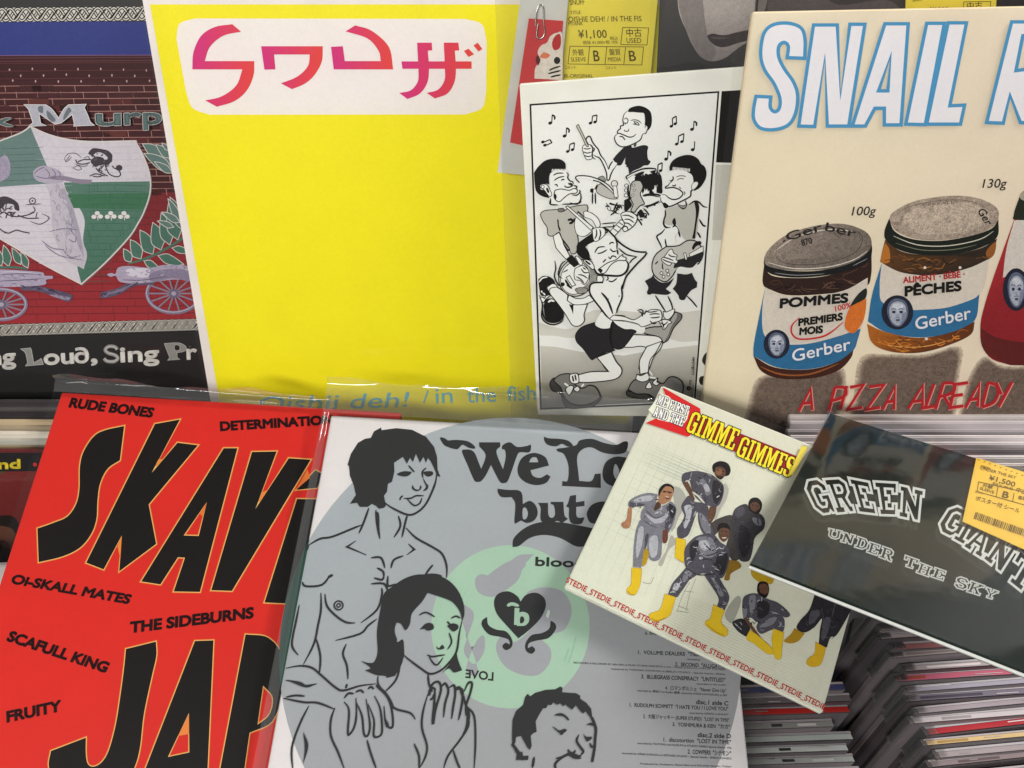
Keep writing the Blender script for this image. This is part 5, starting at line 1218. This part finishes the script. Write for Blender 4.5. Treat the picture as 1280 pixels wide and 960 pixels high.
    a.C(SD, '305,330 340,280 420,270 500,310 600,350 685,432 650,462 560,420 510,470 430,500 370,462 315,470'); a.C(SV, '360,300 410,290 400,400 370,440'); a.C(SDD, '440,320 520,350 510,440 440,470 420,400'); a.C(SV, '310,380 345,400 330,460 310,450')
    a.C(SDD, '225,500 300,470 360,512 362,592 330,612 260,562'); a.C(SD, '420,520 520,432 600,440 642,482 632,572 580,560 540,560 450,592'); a.C(SV, '440,540 520,470 580,460 540,520'); a.S(SH, 1.2, '240,505 300,560')
    a.W('310,340 420,275 600,352 680,430 630,560 540,555 450,585 330,600 240,510 320,460', 50, [SH, SDD, (44, 42, 48), SD], 42, .8, 9)
    a.C(SK2, '310,460! 342,470! 430,590 462,640 440,668 412,612'); a.C(HR, '422,250 430,190 465,172 505,185 520,235 508,285 480,302 445,285'); a.C(SK2, '440,205 480,190 512,215 512,262 485,278 450,262'); a.C(HR, '450,262 485,278 512,262 500,298 470,302')
    for q in ('365,560! 425,602 492,660 552,722 540,757 490,742 400,672 338,632', '555,550! 637,582! 622,700 610,792 560,772 540,640'): a.C(YB, q, ol=YD, grain=.1, ow=.4)
    # right front figure, darkened the same way with painted shade
    a.C(SDD, '890,250! 1010,255! 1185,345! 1165,420 1060,600 1010,620 980,702! 915,672! 925,560 940,470 880,540 800,582 738,545 770,480 840,400'); a.C(SD, '850,420 910,400 920,450 840,520'); a.C(SD, '950,480 1010,470 980,600 940,640'); a.S((90, 88, 94), 1, '930,610 1000,625', '1060,300 1020,460')
    a.W('890,260 1010,262 1180,348 1050,600 980,695 920,670 940,480 800,575 745,540 840,400', 34, [SD, (44, 42, 48), (30, 28, 32), (84, 82, 88)], 46, .8, 10)
    for q in ('890,658! 972,702! 950,790 922,842 860,856 818,832 830,790 880,750', '720,550! 800,592! 750,650 690,667 638,650 690,600'): a.C((222, 178, 40) if q[0] == '8' else (178, 140, 36), q, ol=YD, grain=.1, ow=.4)
    a.grain = .1
    # small face details
    a.fr(770, 560, 6.4)
    for q in ('372,352 396,356', '415,358 438,362', '808,182 825,178', '845,186 862,190', '1085,462 1102,458', '1118,462 1134,468'): a.S((40, 26, 24), .9, q, taper=False)
    a.S((90, 50, 40), .9, '392,400 412,408 432,402', '812,226 830,232 850,226'); a.C((46, 32, 30), '805,228 830,238 856,228 845,252 822,250'); a.C((50, 36, 34), '1085,500 1112,512 1140,492 1128,520 1096,522')
    a.fr(770, 560, 6.4); a.S((36, 24, 22), .9, '838,668 852,664', '872,668 888,672'); a.S((232, 224, 214), 1.0, '846,716 862,724 882,716')
    a.build('group_photograph', cv)
    b = Art(P_M, lift=.0007, grain=.03)
    RD = (206, 36, 38)
    b.fr(800, 470, 5.818)
    b.P(RD, '163,85 435,240 442,300 385,420 345,445 40,345 140,300 200,180')
    b.P((226, 230, 212), '60,250 150,130 205,150 250,190 360,245 340,320 300,370 220,340 130,320')
    b.P((150, 20, 28), '400,290 700,410 1135,585 1080,725 900,640 700,560 380,410')
    LK = (22, 18, 18)
    slab_line(b, 'ME FIRST', 118, 206, 340, 292, (22, -66), (244, 242, 238), LK, 1.45)
    slab_line(b, 'AND THE', 92, 292, 306, 372, (22, -66), (244, 242, 238), LK, 1.45)
    slab_line(b, 'GIMME', 328, 404, 672, 545, (58, -146), (246, 222, 44), LK, 1.9)
    slab_line(b, 'GIMMES', 692, 580, 1084, 745, (54, -140), (246, 222, 44), LK, 1.9)
    b.build('title_lettering', cv); b = Art(P_M, lift=.0004, grain=.03)
    b.fr(700, 680, 3.5556)
    b.T((186, 36, 36), '_'.join(['STEDIE'] * 11), 24, 170, 1172, 738, 25, off=.012, up=(.42, -.9))
    b.build('lettering', cv)
    yt = board('yellow_strip', t, P_M, [(1001, 558.5), (1008, 561), (990, 595), (984, 596)], .0002, paper((228, 208, 70)), lift=.0026, bevel=0)
    film('plastic_sleeve', t, P_M, [(828, 478), (1118, 592), (1030, 894), (703, 735)], .0029, M_FILMT, .0003, .0003, seed=41)
group_record()

# ------------------------------------------------------------------ dark green sleeve
P_N = Plane(1100, 700, 0.418, (-.02, .55, -.835), (1.0, .03, -.04))
def green_record():
    t = record('record_sleeve', 'glossy dark green record sleeve with white varsity letters and a yellow price tag', 'record', P_N, 1150, 800)
    cv = board('cover', t, P_N, [(1038, 516), (1420, 634), (1400, 889), (937, 706)], .0035, paper((28, 36, 32), .2, .4), bevel=.0006)
    a = Art(P_N, gain=.9, grain=.05); a.fr(920, 500, 3.5556)
    LN, BK = (222, 226, 222), (20, 24, 22)
    a.E((52, 60, 54), 205, 695, 6, 5)
    G1 = [('G', '292,362 385,345 446,500 365,512'), ('R', '388,352 480,346 528,498 448,506'), ('E', '500,346 592,364 626,510 545,500'), ('E', '612,362 716,368 712,514 640,512'), ('N', '728,378 836,402 822,542 722,520'),
          ('G', '960,460 1045,500 985,625 886,575'), ('I', '1025,510 1078,540 1016,648 962,618'), ('A', '1080,545 1150,590 1090,705 1008,652'), ('N', '1170,600 1262,655 1186,775 1096,706'), ('T', '1262,668 1370,745 1290,870 1190,790')]
    for w_ in (G1[:5], G1[5:]):
        for L, q in w_: a.Q(BK, LN, 3.0, L, q)
        a.build('title_lettering', cv); a = Art(P_N, gain=.9, grain=.05); a.fr(920, 500, 3.5556)
    G2 = [('U', '412,570 472,583 462,624 404,608'), ('N', '478,588 532,602 518,644 464,630'), ('D', '542,606 592,624 576,668 526,654'), ('E', '594,630 642,646 626,692 580,676'), ('R', '652,650 702,668 690,720 634,698'),
          ('T', '752,690 814,712 796,754 742,736'), ('H', '818,722 872,744 856,787 800,767'), ('E', '884,744 934,762 920,804 866,786'), ('S', '985,782 1038,800 1022,848 968,832'), ('K', '1044,804 1106,826 1082,870 1024,852'), ('Y', '1112,832 1168,852 1150,890 1100,874')]
    for L, q in G2: a.Q(BK, (206, 210, 206), 1.7, L, q)
    a.build('lettering', cv)
    tg = board('price_tag', t, P_N, [(1219, 575.5), (1340, 612), (1310, 705), (1201.5, 655.5)], .0003, paper((224, 190, 74)), lift=.0022, bevel=0)
    c = Art(P_N, lift=.0024, grain=.05); c.fr(1180, 560, 12.8); I = (100, 76, 26)
    up = (.28, -.95)
    for s_, x0, y0, x1, y1, h, off in (('UNDER THE SKY', 560, 385, 1130, 545, 44, .004), ('GREEN', 565, 350, 720, 400, 34, .004), ('¥1,500', 695, 555, 1105, 672, 78, .008), ('税抜 ¥1,389+税', 752, 630, 1070, 722, 32, .004), ('外観', 592, 668, 752, 705, 46, .006), ('SLEEVE', 552, 712, 775, 782, 42, .004), ('B', 905, 835, 1000, 858, 100, .014),
                                       ('中古', 1130, 745, 1290, 790, 60, .006), ('盤質', 1160, 860, 1290, 890, 46, .006), ('コメント', 470, 760, 600, 800, 34, .004), ('ポスター付 シール', 480, 880, 1180, 1090, 60, .004)):
        c.T(I, s_, x0, y0, x1, y1, h, off=off, up=up)
    c._stroke(I, [(535, 590), (1420, 790), (1400, 1000), (510, 745)], .7, True, False); c._stroke(I, [(845, 665), (815, 830)], .7, False, False); c._stroke(I, [(1100, 770), (1075, 915)], .7, False, False)
    c.fr(920, 500, 3.5556); rnd = random.Random(12)
    x = 0.0
    while x < 300:
        w_ = rnd.choice((.6, .9, 1.3)); bx, by = 1056 + x, 512 + x * .36
        c._stroke(I, [(bx + 6, by), (bx - 4, by + 30)], w_, False, False); x += rnd.uniform(5, 9)
    for i in range(11): c.E((150, 130, 70), 1075 + i * 24, 280 + i * 8.6, 4, 2.4)
    c.build('tag_lettering', tg)
    film('plastic_sleeve', t, P_N, [(1036, 514), (1425, 634), (1402, 893), (935, 707.5)], .0026, M_FILMG, .0003, .0002, seed=51)
    edge = [P_N.hit(x, y, -.001) for x, y in ((936.5, 707), (1100, 771.5), (1280, 842.5), (1401, 890.5))]
    tube('sleeve_seam', [p - worg(t) for p in edge], .0009, simple('clear_seam', (196, 198, 192), .15), t, Vector((0, 0, 0)))
    edge = [P_N.hit(x, y, -.001) for x, y in ((1037, 515), (985, 617), (936.5, 707))]
    tube('sleeve_seam', [p - worg(t) for p in edge], .0004, simple('clear_seam', (120, 122, 116), .15), t, Vector((0, 0, 0)))
green_record()

# ================================================================== records standing in the bins below, seen from above (top edges)
P_B = Plane(640, 780, 0.495, FLAT)
SD_W = (AD * .9 + AF * .44).normalized()               # down along a standing sleeve
TH_W = (AD * .44 - AF * .9).normalized()               # across its thickness towards the viewer
def edge_board(name, p0, p1, thick, depth, mat, org, parent=None, down=None):
    a, b = p0 - org, p1 - org
    t = -TH_W * thick
    v = [a, b, b + t, a + t]; v += [q + (down or SD_W) * depth for q in v]
    me = bpy.data.meshes.new(name)
    me.from_pydata(v, [], [(0, 1, 2, 3), (7, 6, 5, 4), (0, 4, 5, 1), (1, 5, 6, 2), (2, 6, 7, 3), (3, 7, 4, 0)]); me.update()
    import bmesh
    bm = bmesh.new(); bm.from_mesh(me); bmesh.ops.recalc_face_normals(bm, faces=bm.faces)
    bmesh.ops.bevel(bm, geom=list(bm.edges), offset=min(.0007, thick * .3), segments=2, affect='EDGES'); bm.to_mesh(me); bm.free()
    return link(name, me, parent, org, mat)
def row(x0, x1, y0, y1, n, cols, names, where, grp, slope=0.0, seed=1):
    rnd = random.Random(seed)
    for i in range(n):
        y = y0 + (y1 - y0) * i / n; ya = y0 + (y1 - y0) * (i + 1) / n
        l = rnd.uniform(-.0015, .0015)
        pa = P_B.hit(x0 + rnd.uniform(-3, 3), ya, l); pb = P_B.hit(x1, ya + slope, l)
        th = (P_B.hit(640, ya) - P_B.hit(640, y)).length * rnd.uniform(.55, .92)
        k = i % len(cols)
        o = edge_board('record_sleeve', pa, pb, th, .17, paper(cols[k], .35, .5), pa)
        tag(o, '%s record edge %s, %s' % (names[k], where, ORD[i]), 'record', grp)
ORD = ['rearmost of the row'] + ['%s from the back' % w for w in 'second third fourth fifth sixth seventh eighth ninth tenth eleventh twelfth thirteenth fourteenth fifteenth sixteenth'.split()]
row(-260, 130, 494, 566, 9, [(52, 48, 48), (74, 70, 68), (38, 34, 36), (176, 158, 126), (150, 136, 112), (204, 196, 180), (168, 166, 154), (150, 132, 100), (196, 184, 152)],
    ['black', 'charcoal', 'black', 'cream', 'tan', 'white', 'grey', 'brown', 'beige'], 'in the left bin beside the red sleeve', 'records standing in the left bin', 0, 2)
row(985, 1700, 512, 640, 15, [(206, 198, 196), (176, 168, 168), (150, 142, 144), (198, 190, 188), (188, 180, 180), (110, 102, 104), (204, 198, 196), (204, 196, 192), (92, 86, 88), (190, 184, 188), (166, 160, 164), (214, 208, 208), (134, 128, 132), (198, 192, 196), (120, 116, 120)],
    ['pale', 'grey', 'dull grey', 'white', 'light grey', 'dark', 'off white', 'bright white', 'blackish', 'lilac grey', 'mid grey', 'milky white', 'slate', 'silver', 'deep grey'], 'behind the dark green sleeve', 'records standing in the right bin', 0, 5)

# front record of the left bin: black strip with yellow letters over a red photograph
P_L = Plane(40, 566, .536, UP)
def left_front():
    t = record('record_sleeve', 'dark red record sleeve with black top strip and yellow letters, left of the red sleeve', 'record', P_L, 20, 690)
    cv = board('cover', t, P_L, [(-300, 566), (160, 563), (140, 712), (-260, 716)], .004, paper((92, 26, 28)))
    a = Art(P_L, grain=.12); a.P((30, 27, 28), '-298,568 158,565 155,588 -296,592')
    a.P(grad((112, 40, 38), (88, 26, 28), (0, 590), (0, 640)), '-296,592 155,588 140,708 -270,711')
    a.fr(0, 480, 3.2)
    a.C((30, 24, 22), '-30,540 20,525 60,535 82,580 70,610 40,590 -30,590'); a.C((92, 56, 42), '-30,580 30,572 62,600 60,660 30,700 -30,705'); a.C((56, 34, 28), '-30,630 20,625 40,650 20,665 -30,660'); a.C((34, 18, 18), '-30,650 40,660 80,700 60,740 -30,740')
    a.T((228, 204, 50), 'Sound', -150, 344, 80, 336, 34, off=.05); a.E((190, 50, 50), 140, 322, 8); a.C((70, 80, 40), '-20,352 20,350 8,356')
    a.build('cover_print', cv)
    film('plastic_sleeve', t, P_L, [(-305, 562), (164, 559), (142, 714), (-262, 718)], .001, M_FILM, .0005, .001, seed=61)
left_front()
P_V = Plane(10, 712, .512, UP)
def front_white():
    t = record('record_sleeve', 'pale grey record sleeve edge at the left border, under the red sleeve', 'record', P_V, 0, 760)
    board('cover', t, P_V, [(-260, 711), (30, 707), (10, 900), (-220, 900)], .004, paper((198, 190, 190)))
    film('plastic_sleeve', t, P_V, [(-262, 708), (34, 704), (12, 900), (-222, 900)], .001, M_FILM, .0005, .001, seed=62)
front_white()

# ------------------------------------------------------------------ CD cases in the bin at the lower right
P_CD = Plane(1150, 880, 0.485, FLAT, (1.0, -.0, .0))
M_CASE = []
for i, c in enumerate(((82, 76, 78), (100, 92, 94), (64, 58, 60))):
    m = simple('clear_case', c, .18); m.node_tree.nodes['Principled BSDF'].inputs['Specular IOR Level'].default_value = .7
    M_CASE.append(m)
CDD = (SD_W * .98 + AX * -.38).normalized()
def cd(xa, xb, y, ht, slope, case, col, label, grp, k, tabs=None):
    pa = P_CD.hit(xa, y); pb = P_CD.hit(xb, y + slope)
    t = thing('cd_case', label, 'CD', pa, grp)
    th = (P_CD.hit(1150, y) - P_CD.hit(1150, y - ht)).length
    o = edge_board('case', pa, pb, th * .93, .12, M_CASE[case], pa, None, CDD)
    o.location = (0, 0, 0); o.parent = t
    nw = (AX * P_CD.n.x + AD * P_CD.n.y + AF * P_CD.n.z)
    f0, f1 = .03, .66
    d = (pb - pa); L = d.length; d.normalize()
    def strip(name, u0, u1, v0, v1, col, lift, parent):
        q = [Vector((0, 0, 0)) + d * (L * u) - TH_W * (th * .93 * v) + nw * lift for u, v in ((u0, v0), (u1, v0), (u1, v1), (u0, v1))]
        b = [p - nw * .0002 for p in q]
        me = bpy.data.meshes.new(name); me.from_pydata(q + b, [], [(0, 1, 2, 3), (7, 6, 5, 4), (0, 4, 5, 1), (1, 5, 6, 2), (2, 6, 7, 3), (3, 7, 4, 0)]); me.update()
        return link(name, me, parent, mat=paper(col, .3, .5))
    s = strip('spine_label', .012, .99, f0, f1, col, .0004, t)
    strip('clear_edge', .006, .995, .70, .97, tuple(min(235, v * .5 + 84) for v in (170, 160, 162)) if k % 3 else (170, 160, 162), .0005, t)
    if tabs:
        for u0, u1, c in tabs: strip('printed_title', u0, u1, .2, .5, c, .0007, s)
    q = [-d * .001 + nw * .001, d * (L * .04) + nw * .0014, d * (L * .04) - TH_W * th + nw * .0012, -d * .0012 - TH_W * th * .9 + nw * .0008]
    e = [v + CDD * .02 - d * .001 for v in (q[0], q[3])]
    me = bpy.data.meshes.new('shrink_wrap'); me.from_pydata(q + e, [], [(0, 1, 2, 3), (0, 3, 5, 4)]); me.update()
    link('shrink_wrap', me, t, mat=M_WRAP)
    rnd = random.Random(k * 7 + int(y))
    for _ in range(2):                                   # painted glints: pale strips standing in for light on the film
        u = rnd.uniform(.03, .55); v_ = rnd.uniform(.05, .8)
        strip('painted_glint', u, u + rnd.uniform(.03, .12), v_, v_ + rnd.uniform(.06, .14), rnd.choice(((206, 200, 202), (150, 142, 144), (176, 168, 170))), .00085, t)
    return t
LO2 = ['topmost'] + ['%s from the top' % w for w in 'second third fourth fifth sixth seventh eighth ninth tenth eleventh twelfth thirteenth fourteenth fifteenth sixteenth seventeenth'.split()]
rs = [(768, (150, 132, 132), 'grey'), (780, (120, 110, 112), 'charcoal'), (794, (168, 156, 156), 'pale grey'), (806, (150, 96, 96), 'dusty red'), (818, (172, 160, 158), 'white'), (832, (160, 150, 150), 'silver'), (846, (176, 90, 110), 'pink'), (858, (150, 146, 158), 'lilac grey'), (872, (110, 104, 116), 'slate'), (886, (150, 140, 146), 'mauve grey'), (900, (184, 176, 178), 'pearl white'), (912, (160, 44, 52), 'bright red'), (926, (196, 168, 120), 'tan'), (940, (150, 140, 142), 'grey'), (954, (130, 116, 118), 'brown grey'), (970, (170, 160, 160), 'light grey'), (986, (110, 100, 100), 'dark grey')]
for i, (y, c, nm) in enumerate(rs):
    xa = 1092 + i * 5.2 + [0, 6, -5, 9, 1, 12, -3, 4][i % 8]
    cd(xa, 1500, y + 6 + [0, 1.5, -1, .5, -1.5, 1][i % 6], 13 + [0, 1.5, -2, 1, -1][i % 5], -22 - i + [0, 5, -4, 3, -6, 2, 4][i % 7], i % 3, c, '%s CD spine, %s of the right stack' % (nm, LO2[i]), 'CDs in the right stack', i,
       [(.02, .10, (150, 70, 50))] if i == 6 else ([(.05 + .03 * (i % 4), .16 + .05 * (i % 3), tuple(min(250, v + (46 if i % 2 else -40)) for v in c))] if i % 2 == 0 or i % 5 == 0 else None))
ls = [(858, (54, 62, 110), 'blue'), (872, (110, 104, 106), 'grey'), (886, (190, 40, 36), 'bright red'), (904, (150, 150, 146), 'grey'), (920, (186, 194, 188), 'pale green'), (934, (204, 208, 204), 'white'), (948, (176, 180, 176), 'light grey'), (964, (214, 220, 222), 'bright white')]
LO = 'topmost,second from the top,third from the top,fourth from the top,fifth from the top,sixth from the top,seventh from the top,eighth from the top'.split(',')
for i, (y, c, nm) in enumerate(ls):
    xb = [1058, 1066, 1064, 1044, 1068, 1062, 1070, 1078][i]
    xa = [880, 880, 880, 880, 880, 880, 880, 880][i]
    t = cd(xa, xb, y + 10, 14.5, -6, (i + 1) % 3, c, '%s CD spine beside the picture disc, %s of the left stack' % (nm, LO[i]), 'CDs in the left stack', i, [(.52, .60, (60, 58, 60)), (.72, .86, (210, 208, 204))] if i in (3, 5, 6) else None)
# dark divider between the two stacks
dv = board('bin_divider', bin_, Plane(1090, 880, .56, (-.25, .9, -.1)), [(1075, 740), (1150, 740), (1150, 1100), (985, 1100)], .004, M_BLACK)
